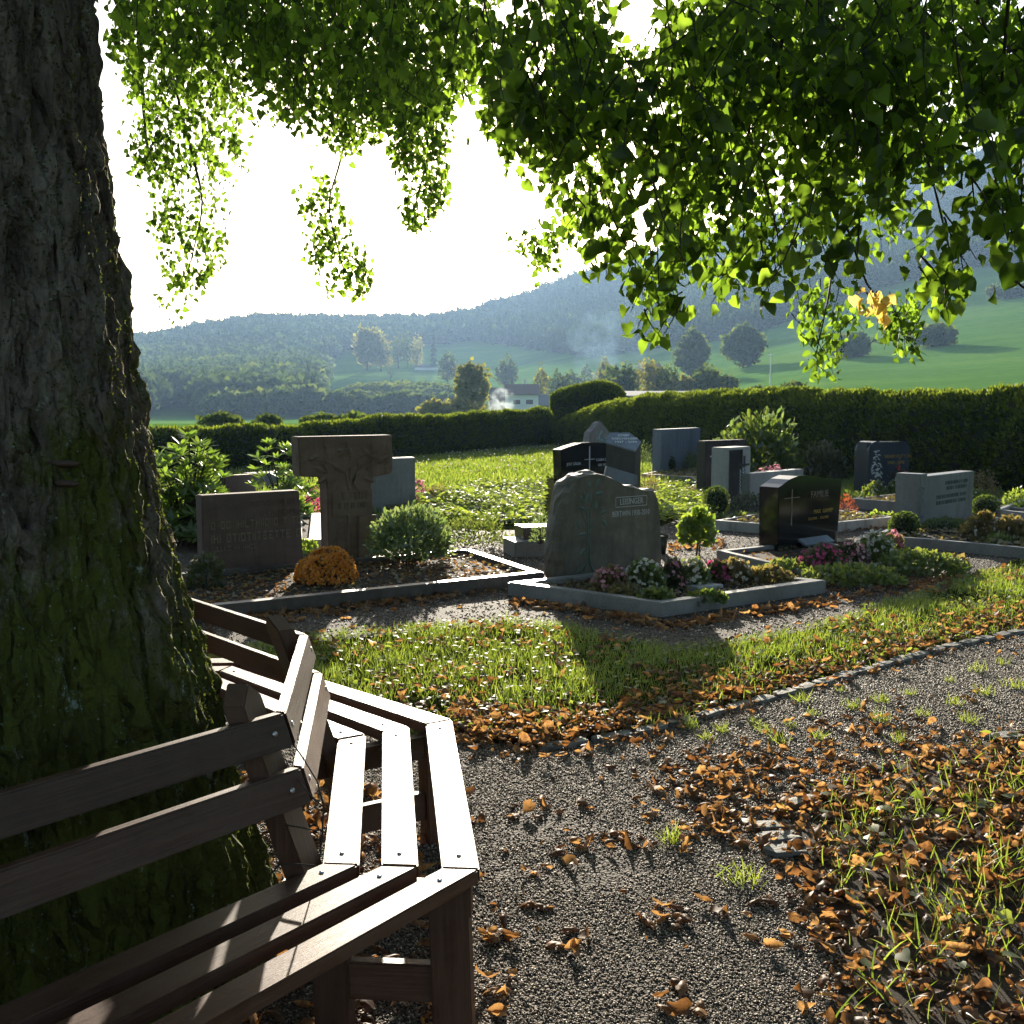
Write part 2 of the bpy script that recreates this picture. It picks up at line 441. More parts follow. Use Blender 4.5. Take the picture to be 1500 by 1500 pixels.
def meadow():
    m, nt, p = nodes('meadow terrain')
    n = noise_node(nt, .012, 9, .62, stretch=(.5, 1, 3))
    r = ramp(nt, n.outputs[0], [(.3, (.075, .16, .04)), (.5, (.12, .25, .05)), (.72, (.20, .31, .07))])
    n2 = noise_node(nt, .35, 6, .7)
    r2 = ramp(nt, n2.outputs[0], [(.3, (.75, .75, .75)), (.7, (1.1, 1.1, 1.0))])
    mm = nt.nodes.new('ShaderNodeMix'); mm.data_type = 'RGBA'; mm.blend_type = 'MULTIPLY'; mm.inputs[0].default_value = 1
    nt.links.new(r.outputs[0], mm.inputs[6]); nt.links.new(r2.outputs[0], mm.inputs[7])
    nt.links.new(mm.outputs[2], p.inputs['Base Color']); p.inputs['Roughness'].default_value = .95
    p.inputs['Specular IOR Level'].default_value = 0
    return m
M['meadow'] = meadow()

# leaf templates (local Y = along the leaf, Z = normal), unit length
def heart(curl=.12, fold=.18):
    o = [(0, .02), (.30, -.08), (.48, .18), (.44, .48), (.24, .78), (0, 1.06), (-.24, .78), (-.44, .48), (-.48, .18), (-.30, -.08)]
    v = [(x, y, abs(x) * fold * 2 - curl * (y - .3) ** 2) for x, y in o] + [(0, .45, 0)]
    n = len(o)
    return np.array(v), np.array([(i, (i + 1) % n, n) for i in range(n)])
def lance(w=.28, fold=.1, curl=.15):
    o = [(0, 0), (w * .7, .25), (w, .55), (w * .6, .85), (0, 1.0), (-w * .6, .85), (-w, .55), (-w * .7, .25)]
    v = [(x, y, abs(x) * fold - curl * y * y) for x, y in o] + [(0, .5, -curl * .25)]
    n = len(o)
    return np.array(v), np.array([(i, (i + 1) % n, n) for i in range(n)])
def rhomb(w=.35, fold=.2):
    return np.array([(0, 0, 0), (w, .45, fold * w), (0, 1, 0), (-w, .45, fold * w)]), np.array([(0, 1, 2), (0, 2, 3)])
def blade(bend=.4, w=.06):
    v = []
    for t in (0, .35, .7):
        ww = w * (1 - .55 * t)
        v += [(-ww, bend * t * t, t), (ww, bend * t * t, t)]
    v.append((0, bend, 1.0 - .15 * bend))
    return np.array(v), np.array([(0, 1, 3), (0, 3, 2), (2, 3, 5), (2, 5, 4), (4, 5, 6)])
def disc(k=6, cup=.25):
    th = np.arange(k) * 2 * np.pi / k
    r = np.where(np.arange(k) % 2, .5, .42)
    v = [(math.cos(t) * q, math.sin(t) * q, cup * .5) for t, q in zip(th, r)] + [(0, 0, 0)]
    return np.array(v), np.array([(i, (i + 1) % k, k) for i in range(k)])
def curled(roll=2.6, w=.36, twist=.3, seed=0, dip=.3):
    """dead leaf rolled along its length"""
    rr = np.random.default_rng(seed)
    nu, nv = 5, 7
    V = []
    for j in range(nv):
        t = j / (nv - 1); ww = w * (.12 + math.sin(math.pi * min(1, t * .92 + .08)) ** .7) * (1 + .12 * rr.normal())
        for i in range(nu):
            s = (i / (nu - 1) - .5) * 2
            ang = s * roll * .5 + twist * (t - .5)
            rad = ww / max(roll * .5, .3)
            V.append((rad * math.sin(ang) * (1 + .09 * rr.normal() * abs(s)), t + .045 * rr.normal() * (abs(s)), rad * (1 - math.cos(ang)) + dip * (t - .5) ** 2 + .028 * rr.normal() + .05 * s * math.sin(7 * t + seed)))
    V = np.array(V)
    T = []
    for j in range(nv - 1):
        for i in range(nu - 1):
            a = j * nu + i
            T += [(a, a + 1, a + nu + 1), (a, a + nu + 1, a + nu)]
    V[:, 1] -= .5
    return V, np.array(T)
def skew(t, k, sx):
    v = t[0].copy(); v[:, 0] = v[:, 0] * sx + k * v[:, 1] * (1 - v[:, 1]); v[:, 2] += .10 * np.sin(4 * v[:, 0] + 5 * v[:, 1]); return v, t[1]
HEARTS = [skew(heart(.2, .22), .12, .95), skew(heart(.45, .10), -.15, 1.0), skew(heart(-.15, .45), .05, .85)]
def ptemplate(seed):
    rr = np.random.default_rng(seed)
    o = np.array([(1, 0, 0), (-1, 0, 0), (0, 1, 0), (0, -1, 0), (0, 0, 1), (0, 0, -1)], float)
    o = o * rr.uniform(.6, 1.1, (6, 1)) + rr.normal(0, .12, (6, 3))
    return o * np.array([.5, .5, .34]), np.array([(0, 2, 4), (2, 1, 4), (1, 3, 4), (3, 0, 4), (2, 0, 5), (1, 2, 5), (3, 1, 5), (0, 3, 5)])
PEB = [ptemplate(i) for i in range(6)]
def yaw_frames(n, tilt=.3):
    """upright frames with random heading and some tilt"""
    up = norm(np.stack([RNG.normal(0, tilt, n), RNG.normal(0, tilt, n), np.ones(n)], -1))
    a = RNG.uniform(0, 2 * np.pi, n)
    return frames(np.stack([np.cos(a), np.sin(a), np.zeros(n)], -1), up), a
def up_frames(n, tilt=.3):
    up = norm(np.stack([RNG.normal(0, tilt, n), RNG.normal(0, tilt, n), np.ones(n)], -1))
    a = RNG.uniform(0, 2 * np.pi, n)
    x = np.stack([np.cos(a), np.sin(a), np.zeros(n)], -1)
    x = norm(x - (x * up).sum(-1, keepdims=True) * up)
    y = np.cross(up, x)
    return np.stack([x, y, up], -1)
def sample_poly(poly, n):
    p = np.array(poly, float)
    lo, hi = p[:, :2].min(0), p[:, :2].max(0)
    out = []
    got = 0
    while got < n:
        q = RNG.uniform(lo, hi, (max(200, n * 2), 2))
        q = q[inpoly(q[:, 0], q[:, 1], p)]
        out.append(q); got += len(q)
        if len(q) == 0: break
    return np.concatenate(out)[:n]
def area(poly):
    p = np.array(poly, float); x, y = p[:, 0], p[:, 1]
    return abs((x * np.roll(y, -1) - y * np.roll(x, -1)).sum()) / 2
def gpoly(pts, z=0.0):
    return [tuple(G(x, y, z)[:2]) for x, y in pts]

# ------------------------------------------------------------------ terrain and far hills
PXT = [-900, 0, 200, 380, 520, 620, 690, 760, 840, 900, 1000, 1200, 1420, 1500, 2400]
RIDGE = [530, 530, 516, 484, 484, 480, 466, 450, 418, 404, 378, 318, 262, 240, 225]
E1 = [(590 - y) / F for y in RIDGE]
E0 = np.interp(PXT, [-900, 700, 900, 1050, 2400], [-.016, -.013, -.006, .004, .006])
R0 = np.interp(PXT, [-900, 700, 950, 1100, 2400], [470, 470, 330, 150, 140])
R1 = np.interp(PXT, [-900, 600, 900, 2400], [1250, 1300, 1500, 1450])
def terr(x, y):
    x = np.asarray(x, float); y = np.asarray(y, float)
    r = np.hypot(x, y)
    px = np.where(y > .05 * r, 750 + F * x / np.maximum(y, .05 * r + 1e-6), np.where(x < 0, -900., 2400.))
    px = np.clip(px, -900, 2400)
    back = np.clip(-y / np.maximum(r, 1e-6) * 2 + .2, 0, 1)
    e0 = np.interp(px, PXT, E0); e1 = np.interp(px, PXT, E1) * (1 - back) + .03 * back
    r0 = np.interp(px, PXT, R0); r1 = np.interp(px, PXT, R1)
    t = np.clip((r - r0) / (r1 - r0), 0, 1)
    nz = (fbm(np.stack([x / 220, y / 220, x * 0 + 3.3], -1), 3) - .5)
    el = e0 + (e1 - e0) * t ** .95 + nz * .016 * t * (1 - t) * 3
    z = H + np.minimum(r, r1) * el - np.maximum(r - r1, 0) * .22
    s = np.clip((r - 50) / (r0 - 50), 0, 1); s = s * s * (3 - 2 * s)
    zn = s * (H + r0 * e0) - 1.2 * np.sin(np.pi * s) * (px < 1000)
    z = np.where(r < r0, zn, z)
    return np.maximum(z, -60)
az = np.unique(np.concatenate([np.arange(-180, -45, 5.0), np.arange(-45, 45.1, .35), np.arange(50, 181, 5.0)]))
rad = np.concatenate([[2, 8, 15, 25, 35, 50], np.geomspace(58, 1600, 90), [1800, 2000, 2300]])
A, RR = np.meshgrid(np.radians(az), rad)
X, Y = RR * np.sin(A), RR * np.cos(A)
V = np.stack([X, Y, terr(X, Y)], -1)
na, nr = len(az), len(rad)
i = np.arange(nr - 1)[:, None] * na; j = np.arange(na - 1)[None]
Q = np.stack([i + j, i + j + 1, i + na + j + 1, i + na + j], -1).reshape(-1, 4)
V = V.reshape(-1, 3)
T = np.concatenate([Q[:, [0, 1, 2]], Q[:, [0, 2, 3]], np.stack([np.full(na - 1, len(V)), np.arange(na - 1) + 1, np.arange(na - 1)], -1)[:, ::-1]])
V = np.concatenate([V, [[0, 0, 0]]])
terrain = link('terrain', np_mesh('terrain', V, T[:, ::-1]), M['meadow'], smooth=True)
tag(terrain, kind='structure')
TURN = terrain

# far trees: crowns of leaf clumps; forests are masses, lone trees are things
def crown_pts(n, c, rx, ry, rz, shell=.55):
    d = rand_dirs(n)
    rr = RNG.uniform(shell, 1.0, n) ** .6
    lump = .5 + .95 * vnoise(d * 2.6 + np.array(c) * .37, 5)
    p = d * (rr * lump)[:, None] * np.array([rx, ry, rz])
    return np.array(c) + p, d
def clumps(sc, c, rx, ry, rz, n, size, var=(0, 1)):
    p, d = crown_pts(n, c, rx, ry, rz)
    ax = norm(rand_dirs(n) + d * .8 + np.array([0, 0, .2]))
    sc.add(rhomb(.45, .3), p, frames(ax, d + rand_dirs(n) * .5), RNG.uniform(.6, 1.3, n) * size, RNG.uniform(*var, n))
def conifer_template(k=0):
    rr = np.random.default_rng(k)
    V, T = [], []
    tiers = 7
    for t in range(tiers):
        z0 = .12 + .85 * t / tiers
        r = .20 * (1 - t / tiers) ** .85 + .012
        nb = 7 if t < 5 else 5
        off = rr.uniform(0, 6.28)
        for b in range(nb):
            a = off + b * 2 * math.pi / nb + rr.normal(0, .15)
            q = r * rr.uniform(.75, 1.15)
            w = .75 * q
            ca, sa = math.cos(a), math.sin(a)
            n0 = len(V)
            V += [(0, 0, z0 + .10), (ca * q * .7 - sa * w * .5, sa * q * .7 + ca * w * .5, z0 - .01), (ca * q, sa * q, z0 - .035 + rr.normal(0, .01)), (ca * q * .7 + sa * w * .5, sa * q * .7 - ca * w * .5, z0 - .01)]
            T += [(n0, n0 + 1, n0 + 2), (n0, n0 + 2, n0 + 3)]
    n0 = len(V); V += [(-.008, 0, .85), (.008, 0, .85), (0, 0, 1.0)]; T.append((n0, n0 + 1, n0 + 2))
    return np.array(V), np.array(T)
CONIF = [conifer_template(k) for k in range(4)]
def broad_template(k=0, n=70):
    rr = np.random.default_rng(100 + k)
    d = norm(rr.normal(size=(n, 3))); d[:, 2] = np.abs(d[:, 2]) * 1.0 - .35
    lump = .7 + .6 * vnoise(d * 2 + k * 7.1, 9)
    p = d * lump[:, None] * np.array([.36, .36, .42]) + np.array([0, 0, .55])
    ax = norm(rr.normal(size=(n, 3)) + d * .7)
    f = frames(ax, d + rr.normal(size=(n, 3)) * .5)
    tv, tt = rhomb(.5, .3)
    s = rr.uniform(.14, .28, n)
    V = (np.einsum('nij,nkj->nki', f, tv[None] * s[:, None, None]) + p[:, None]).reshape(-1, 3)
    T = (tt[None] + (np.arange(n) * 4)[:, None, None]).reshape(-1, 3)
    return V, T
BROAD = [broad_template(k) for k in range(5)]
def plant(polys, n, rlo, rhi, pxlo, pxhi):
    r = np.sqrt(RNG.uniform(rlo ** 2, rhi ** 2, n)); px = RNG.uniform(pxlo, pxhi, n)
    a = np.arctan((px - 750) / F)
    x, y = r * np.sin(a), r * np.cos(a)
    z = terr(x, y)
    qx, qy, _ = proj(np.stack([x, y, z], -1))
    k = np.zeros(n, bool)
    for p in polys: k |= inpoly(qx, qy, p)
    return np.stack([x, y, z - .3], -1)[k], qx[k], qy[k]
W_LEFT = [(-300, 640), (-300, 470), (215, 480), (380, 455), (620, 450), (715, 440), (720, 500), (640, 508), (560, 514), (500, 518), (474, 540), (462, 590), (448, 625), (330, 630), (295, 605), (262, 596), (240, 602), (205, 612)]
W_LOW = [(462, 630), (490, 606), (540, 588), (600, 585), (660, 592), (700, 602), (640, 630)]
W_RIGHT = [(690, 500), (700, 460), (760, 430), (900, 385), (1100, 330), (1450, 230), (1900, 150), (1900, 360), (1520, 384), (1420, 397), (1320, 415), (1180, 464), (1080, 497), (1000, 506), (930, 518), (860, 526), (760, 512)]
tr = lambda n: up_frames(n, .02)
sc = Scatter()
for polys, n, rlo, rhi, a_, b_, pc in ((W_LEFT, 15000, 470, 1310, -200, 730, .5), (W_RIGHT, 24000, 300, 1510, 680, 1800, .85)):
    p, qx, qy = plant([polys], n, rlo, rhi, a_, b_)
    con = RNG.random(len(p)) < np.where(qy > 530, .1, pc)
    for k in range(4):
        m_ = con & (RNG.integers(0, 4, len(p)) == k)
        n_ = m_.sum(); sc.add(CONIF[k], p[m_], tr(n_), RNG.uniform(14, 24, n_), RNG.uniform(0, .5, n_))
    dec = np.where(~con)[0]
    for k in range(5):
        m_ = dec[np.arange(len(dec)) % 5 == k]
        n_ = len(m_); sc.add(BROAD[k], p[m_], tr(n_), RNG.uniform(12, 20, n_), RNG.uniform(.3, 1, n_))
forest = sc.build('hillside_forest', M['conifer']); tag(forest, 'dark blue-green conifer woods covering the far hillsides', 'forest', kind='stuff')
sc = Scatter()
p, qx, qy = plant([W_LOW], 9000, 440, 1000, 450, 720)
for k in range(5):
    q = p[k::5]; sc.add(BROAD[k], q, tr(len(q)), RNG.uniform(7, 13, len(q)) * (.5 + .9 * vnoise(q / 60, 3)))
p, qx, qy = plant([[(205, 560), (300, 528), (470, 522), (482, 548), (455, 600), (462, 640), (320, 640), (300, 606), (262, 590), (205, 600)]], 16000, 440, 1300, 190, 490)
for k in range(5):
    q = p[k::5]; sc.add(BROAD[k], q, tr(len(q)), RNG.uniform(9, 16, len(q)) * (.55 + .8 * vnoise(q / 70, 6)))
woods = sc.build('valley_woods', M['far_tree']); tag(woods, 'rounded broadleaf woods low on the left valley side', 'woods', kind='stuff')

def far_tree(px, base_py, r, hpx, wpx, label, m='far_tree', group=None, n=420, shape='round'):
    a = math.atan((px - 750) / F); x, y = r * math.sin(a), r * math.cos(a)
    z = float(terr(x, y)); 
    mpp = y / F
    top = at(px, base_py - hpx, y)[2]
    h = max(top - z, .9); w = wpx * mpp / 2
    root = empty('far_tree', (x, y, z)); tag(root, label, 'tree', group)
    s_ = Scatter()
    if shape == 'cone':
        s_.add(CONIF[0], [(0, 0, 0)], tr(1), np.array([[w * 5, w * 5, h]]), .3)
        s_.add(CONIF[2], [(0, 0, 0)], tr(1), np.array([[w * 4.2, w * 4.2, h * .97]]), .6)
    else:
        cz = h * .56
        clumps(s_, (0, 0, cz), w, w, h * .46, n, w * .34, (0, 1))
        for q in range(5):
            d = rand_dirs(1)[0]
            clumps(s_, (d[0] * w * .5, d[1] * w * .5, cz + d[2] * h * .2), w * .55, w * .55, h * .22, n // 6, w * .3)
    s_.build('crown', M[m], root)
    s_ = Scatter(); s_.raw(*tube([(0, 0, -.3), (0, 0, h * .6)], [w * .09, w * .04], 6)); s_.build('trunk', M['twig'], root)
    return root
G1 = 'single trees on the far slopes'
far_tree(692, 600, 210, 68, 46, 'tall oval yellow-green tree lit at the rim beside the white house', 'far_yellow', n=900)
far_tree(540, 516, 900, 36, 40, 'large pale rounded tree on the crest of the left meadow', 'far_yellow', n=600)
far_tree(560, 518, 890, 24, 30, 'lower pale tree leaning against the larger round one on the left meadow', 'far_yellow')
far_tree(585, 512, 920, 18, 18, 'small hazy tree second in the row right of the pale meadow pair', 'far_tree')
far_tree(598, 512, 920, 20, 16, 'slim hazy tree in the middle of the far meadow row', 'far_tree')
far_tree(612, 516, 900, 20, 18, 'small round tree at the right end of the far meadow row', 'far_yellow')
far_tree(636, 516, 900, 34, 16, 'dark pointed conifer standing alone on the far meadow', 'conifer', shape='cone')
far_tree(574, 536, 800, 14, 10, 'tiny yellowish tree alone below the far meadow road', 'far_yellow', n=150)
far_tree(656, 542, 720, 24, 26, 'round dark tree at the right edge of the left meadow', 'far_tree')
far_tree(742, 548, 640, 24, 30, 'round dark tree uphill of the white house roof', 'far_tree')
far_tree(640, 612, 190, 24, 44, 'low pale bush in front of the tall yellow-green tree', 'far_yellow', n=500)
far_tree(668, 610, 195, 26, 26, 'small pale bush touching the tall yellow-green tree', 'far_yellow')
far_tree(1010, 543, 430, 58, 46, 'round dark green tree right of the smoke on the meadow edge', 'far_tree', n=700)
far_tree(1085, 533, 450, 54, 54, 'broad round tree at the foot of the right meadow below the leaves', 'far_tree', n=800)
for k, (px, by, hp, wp, mm, lb) in enumerate([
    (792, 580, 44, 22, 'far_yellow', 'pale feathery tree rising behind the long roof'),
    (815, 582, 40, 26, 'far_tree', 'green tree left of the reddish barn roof'),
    (858, 585, 52, 26, 'far_tree', 'grey-green tree behind the tall hedge block'),
    (885, 586, 60, 30, 'far_yellow', 'pale tree wrapped in the drifting blue smoke'),
    (918, 584, 50, 28, 'far_tree', 'green tree just right of the smoke below the farmhouse'),
    (948, 582, 54, 34, 'far_yellow', 'yellowing tree below the red farmhouse'),
    (975, 582, 46, 30, 'far_tree', 'mid green tree between the farmhouse and the round dark tree'),
    (1035, 584, 44, 38, 'far_tree', 'low tree in front of the round dark meadow tree'),
    (835, 578, 34, 30, 'far_tree', 'bushy green tree under the reddish roof'), (905, 570, 34, 40, 'far_tree', 'wide hazy tree behind the smoke below the farmhouse'), (1000, 580, 26, 40, 'far_yellow', 'low yellowish bush at the foot of the round dark tree'),
    (1062, 585, 34, 34, 'far_tree', 'smallest tree of the clump left of the white pole')]):
    far_tree(px, by, 350 + 8 * (k % 3) if px < 900 else 240, hp, wp, lb, mm)
for px, by, r, hp, wp, lb in ((1108, 585, 150, 18, 34, 'low round bush at the foot of the meadow left of the white pole'), (1160, 585, 150, 24, 40, 'rounded bush right of the white pole above the hedge'),
                          (1445, 436, 640, 18, 20, 'small round bush on the upper right meadow'), (1480, 436, 640, 16, 44, 'long low bush row on the upper right meadow'),
                          (1360, 508, 420, 30, 60, 'faint bush half way up the right meadow'), (1240, 520, 400, 26, 60, 'wide low bush behind the hanging leaves on the right meadow')):
    far_tree(px, by, r, hp, wp, lb, 'far_tree', n=350)

# houses in the valley
M['roof_brown'] = plain('brown tile roof', (.10, .065, .055), .6)
M['roof_red'] = plain('red tile roof', (.19, .085, .06), .7)
M['roof_grey'] = plain('grey sheet roof', (.16, .17, .18), .8, spec=.2)
M['wall_white'] = plain('white render', (.72, .71, .68), .8)
M['wall_wood'] = plain('dark timber wall', (.09, .055, .04), .8)
M['glass'] = plain('dark window glass', (.03, .035, .04), .1)
def house(px, py, Y, w, d, hw, hr, rz, wm, rm, label, wins=(), base=None, cat='house', name='house'):
    p = at(px, py, Y)
    z = float(terr(p[0], p[1])) - .3 if base is None else base
    root = empty(name, (p[0], p[1], z), rz); tag(root, label, cat)
    w2, d2 = w / 2, d / 2
    v = [(-w2, -d2, 0), (w2, -d2, 0), (w2, d2, 0), (-w2, d2, 0), (-w2, -d2, hw), (w2, -d2, hw), (w2, d2, hw), (-w2, d2, hw), (-w2, 0, hw + hr), (w2, 0, hw + hr)]
    f = [(0, 1, 5, 4), (2, 3, 7, 6), (1, 2, 6, 9, 5), (3, 0, 4, 8, 7), (0, 3, 2, 1)]
    link('wall', poly_mesh('wall', v, f), wm, root)
    e, o, th = .6, .7, .18
    sl = hr / d2
    rv, rf = [], []
    for s_ in (-1, 1):
        n0 = len(rv)
        for zz in (0.06, .06 + th):
            rv += [(-w2 - e, s_ * (d2 + o), hw - o * sl + zz), (w2 + e, s_ * (d2 + o), hw - o * sl + zz), (w2 + e, 0, hw + hr + zz), (-w2 - e, 0, hw + hr + zz)]
        rf += [(n0, n0 + 1, n0 + 2, n0 + 3), (n0 + 7, n0 + 6, n0 + 5, n0 + 4), (n0, n0 + 4, n0 + 5, n0 + 1), (n0 + 1, n0 + 5, n0 + 6, n0 + 2), (n0 + 3, n0 + 7, n0 + 4, n0)]
    roof = link('roof', poly_mesh('roof', rv, rf), rm, root)
    for face, u, zz, ww, hh in wins:
        s_ = {'f': (1, 0), 'l': (0, 1), 'r': (0, 1)}[face]
        def pt(uu, z_, out):
            if face == 'f': return (uu, -d2 - out, z_)
            return ((-w2 - out) if face == 'l' else (w2 + out), uu, z_)
        q = []
        for out in (-.05, .06):
            q += [pt(u - ww / 2, zz - hh / 2, out), pt(u + ww / 2, zz - hh / 2, out), pt(u + ww / 2, zz + hh / 2, out), pt(u - ww / 2, zz + hh / 2, out)]
        fr = [(4, 5, 6, 7), (0, 1, 5, 4), (1, 2, 6, 5), (2, 3, 7, 6), (3, 0, 4, 7)]
        wo = link('window', poly_mesh('window', q, fr), M['glass'], root)
    return root, roof
h1, r1_ = house(764, 600, 300, 8.4, 12, 6.6, 2.6, R(4), M['wall_white'], M['roof_brown'], 'white two-storey house with dark windows behind the hedge and smoke', [('f', -1.8, 4.4, 1.9, 1.2), ('f', 1.7, 4.4, 1.9, 1.2), ('f', -1.8, 1.8, 1.9, 1.3), ('f', 1.7, 1.8, 1.9, 1.3)], base=-2.6)
s_ = Scatter(); s_.raw(*tube([(1, 2, 7), (1, 2, 10.8)], .45, 4)); s_.build('chimney', M['wall_white'], r1_)
house(752, 592, 325, 13, 12, 5.4, 3.6, R(-8), M['wall_wood'], M['roof_brown'], 'dark brown roofed house directly behind the white house', [('r', 0, 6.6, 1.2, 1.2)], base=-3)
house(812, 594, 312, 15, 9, 3.6, 2.6, R(-4), M['wall_wood'], M['roof_grey'], 'long low grey roofed barn right of the white house', base=-2.4, cat='barn', name='barn')
house(838, 545, 470, 13, 12, 4.0, 4.5, R(12), M['wall_wood'], M['roof_red'], 'reddish roof of a house above the hedge block beside the smoke', cat='house')
house(951, 512, 480, 10, 11, 4.5, 4.6, R(-35), M['wall_wood'], M['roof_red'], 'dark timber farmhouse with a pale gable on the slope below the hanging leaves', [('r', -1.5, 3.4, 2.0, 1.2), ('r', 1.5, 3.4, 2.0, 1.2)])
house(955, 584, 175, 14, 10, 4.6, .7, 0, M['wall_wood'], M['roof_grey'], 'long flat grey roof showing just above the hedge', base=-2.0, cat='hall', name='hall')
house(628, 511, 900, 24, 10, 2.6, 2.4, R(6), M['wall_white'], M['roof_grey'], 'far farm building with a bright roof on the left hill', cat='farmhouse', name='farmhouse')
house(655, 511, 905, 16, 9, 2.6, 2.2, R(-5), M['wall_white'], M['roof_grey'], 'second bright roof right of the far farm building', cat='farmhouse', name='farmhouse')
p = at(1128, 575, 170)
root = empty('utility_pole', (p[0], p[1], float(terr(p[0], p[1])))); tag(root, 'thin white pole standing on the meadow above the hedge', 'pole')
s_ = Scatter(); tz = at(1128, 517, 170)[2] - root.location[2]; s_.raw(*tube([(0, 0, -.5), (0, 0, tz)], [.11, .08], 6)); s_.build('shaft', M['white_paint'], root)
s_ = Scatter(); s_.raw(*tube([(-.5, 0, tz - .3), (.5, 0, tz - .3)], .06, 4)); s_.build('crossarm', M['white_paint'], root)

# smoke
def smoke(name, label, pts, radii, dens, colr, sc_=.35):
    V, T, n0 = [], [], 0
    path = np.array(pts)
    bmv, bmt = tube(np.concatenate([path[:1], path, path[-1:]]), np.array([.01] + list(radii) + [.01]), 12)
    m = bpy.data.materials.new(name); m.use_nodes = True; nt = m.node_tree; nt.nodes.clear()
    out = nt.nodes.new('ShaderNodeOutputMaterial'); v = nt.nodes.new('ShaderNodeVolumePrincipled')
    v.inputs['Color'].default_value = c4(colr); v.inputs['Anisotropy'].default_value = .3
    n = noise_node(nt, sc_, 5, .65, dist=.8)
    r = ramp(nt, n.outputs[0], [(.47, (0, 0, 0)), (.78, (1, 1, 1))])
    mu = nt.nodes.new('ShaderNodeMath'); mu.operation = 'MULTIPLY'; mu.inputs[1].default_value = dens
    nt.links.new(r.outputs[0], mu.inputs[0]); nt.links.new(mu.outputs[0], v.inputs['Density']); nt.links.new(v.outputs[0], out.inputs['Volume'])
    o = link(name, np_mesh(name, bmv, bmt), m)
    tag(o, label, 'smoke', kind='stuff')
    return o
smoke('smoke', 'small white puff of smoke left of the white house', [at(712, 604, 200), at(722, 595, 200), at(733, 588, 200), at(748, 586, 201)], [.6, 2.0, 3.0, 2.2], .42, (.8, .92, .95), .55)
smoke('smoke', 'thin blue smoke drifting up across the village trees', [at(845, 572, 200), at(868, 552, 200), at(890, 525, 200), at(888, 490, 200), at(880, 462, 201)], [2.0, 5.5, 8, 8, 6], .030, (.42, .68, .95), .2)

# ------------------------------------------------------------------ near ground sheets
def sheet(name, poly, z, m, kind='structure', label=None, cat=None, sub=0):
    bm = bmesh.new()
    vs = [bm.verts.new((x, y, z)) for x, y in poly]
    bm.faces.new(vs)
    bmesh.ops.triangulate(bm, faces=bm.faces)
    o = bm_obj(name, bm, m)
    for p_ in o.data.polygons:
        if p_.normal.z < 0:
            o.data.flip_normals(); break
    return tag(o, label, cat, kind=kind)
far_lawn = [(-16, -9), (14, -9), (14, 49), (-16, 49)]
sheet('ground', far_lawn, .004, M['turf'])
g_path = gpoly([(-1200, 1010), (200, 930), (340, 962), (440, 944), (745, 914), (860, 932), (985, 955), (1100, 942), (1215, 918), (1330, 884), (1500, 815), (2300, 690)]) + gpoly([(1900, 690), (1500, 745), (1300, 735), (1050, 738), (960, 775), (700, 778), (560, 760), (200, 765), (-1000, 800)])
sheet('grave_path', g_path, .008, M['gravel'])
PATH_EDGE = [(660, 1082), (790, 1100), (930, 1078), (1100, 1033), (1220, 998), (1380, 952), (1500, 926), (1800, 870)]
f_path = gpoly([(2600, 900)]) + gpoly(PATH_EDGE[::-1]) + [(-.3, 4.8), (-.9, 5.25), (-3.2, 5.4), (-5, 3), (-5, -8), (8, -8)]
sheet('gravel_path', f_path, .008, M['gravel'])
VERGE = gpoly([(1110, 1205), (1150, 1180), (1270, 1132), (1390, 1105), (1500, 1078), (1800, 1020), (2600, 1020)]) + [(5, 1.2), (.80, 1.2), (.86, 2.2)] + gpoly([(1215, 1500), (1240, 1420), (1165, 1262)])
sheet('verge', VERGE, .012, M['soil'])

# ------------------------------------------------------------------ pebbles on the near path (loose gravel nobody could count)
sc = Scatter()
n = 360000
q = np.stack([RNG.uniform(-1.2, 4.0, n), 2.1 + 4.2 * RNG.random(n) ** 1.5], -1)
px, py, _ = proj(np.concatenate([q, np.zeros((n, 1))], -1))
k = inpoly(q[:, 0], q[:, 1], f_path) & ~inpoly(q[:, 0], q[:, 1], VERGE) & (px > -50) & (px < 2200) & (py < 1800)
k &= fbm(np.stack([q[:, 0] * 2.6, q[:, 1] * 2.6, q[:, 0] * 0 + 9], -1), 4, 77) > RNG.uniform(.12, .42, n)
q = q[k]; n = len(q)
size = RNG.uniform(.004, .0105, n) * (1 + .15 * (q[:, 1] - 2))
pos = np.concatenate([q, (.008 + size * .14)[:, None]], -1)
for t in range(6):
    s_ = slice(t, None, 6); m_ = len(pos[s_])
    f_, _ = yaw_frames(m_, .35); sc.add(PEB[t], pos[s_], f_, size[s_])
n = 60000
q = np.stack([RNG.uniform(1.4, 6.5, n), RNG.uniform(5.2, 9.2, n)], -1)
px, py, _ = proj(np.concatenate([q, np.zeros((n, 1))], -1))
q = q[inpoly(q[:, 0], q[:, 1], f_path) & ~inpoly(q[:, 0], q[:, 1], VERGE) & (px < 2300)]; size = RNG.uniform(.009, .018, len(q))
for t in range(6):
    s_ = slice(t, None, 6); m_ = len(q[s_]); f_, _ = yaw_frames(m_, .35)
    sc.add(PEB[t], np.concatenate([q[s_], (.008 + size[s_] * .14)[:, None]], -1), f_, size[s_])
tag(sc.build('gravel', M['pebble']), 'loose grey gravel covering the front path', 'gravel', kind='stuff')
sc = Scatter()
q = sample_poly(gpoly([(300, 950), (440, 944), (745, 914), (860, 932), (985, 955), (1100, 942), (1215, 918), (1330, 884), (1500, 820), (1600, 770), (1300, 755), (1050, 770), (700, 790), (560, 780), (280, 850)]), 36000)
size = RNG.uniform(.012, .024, len(q))
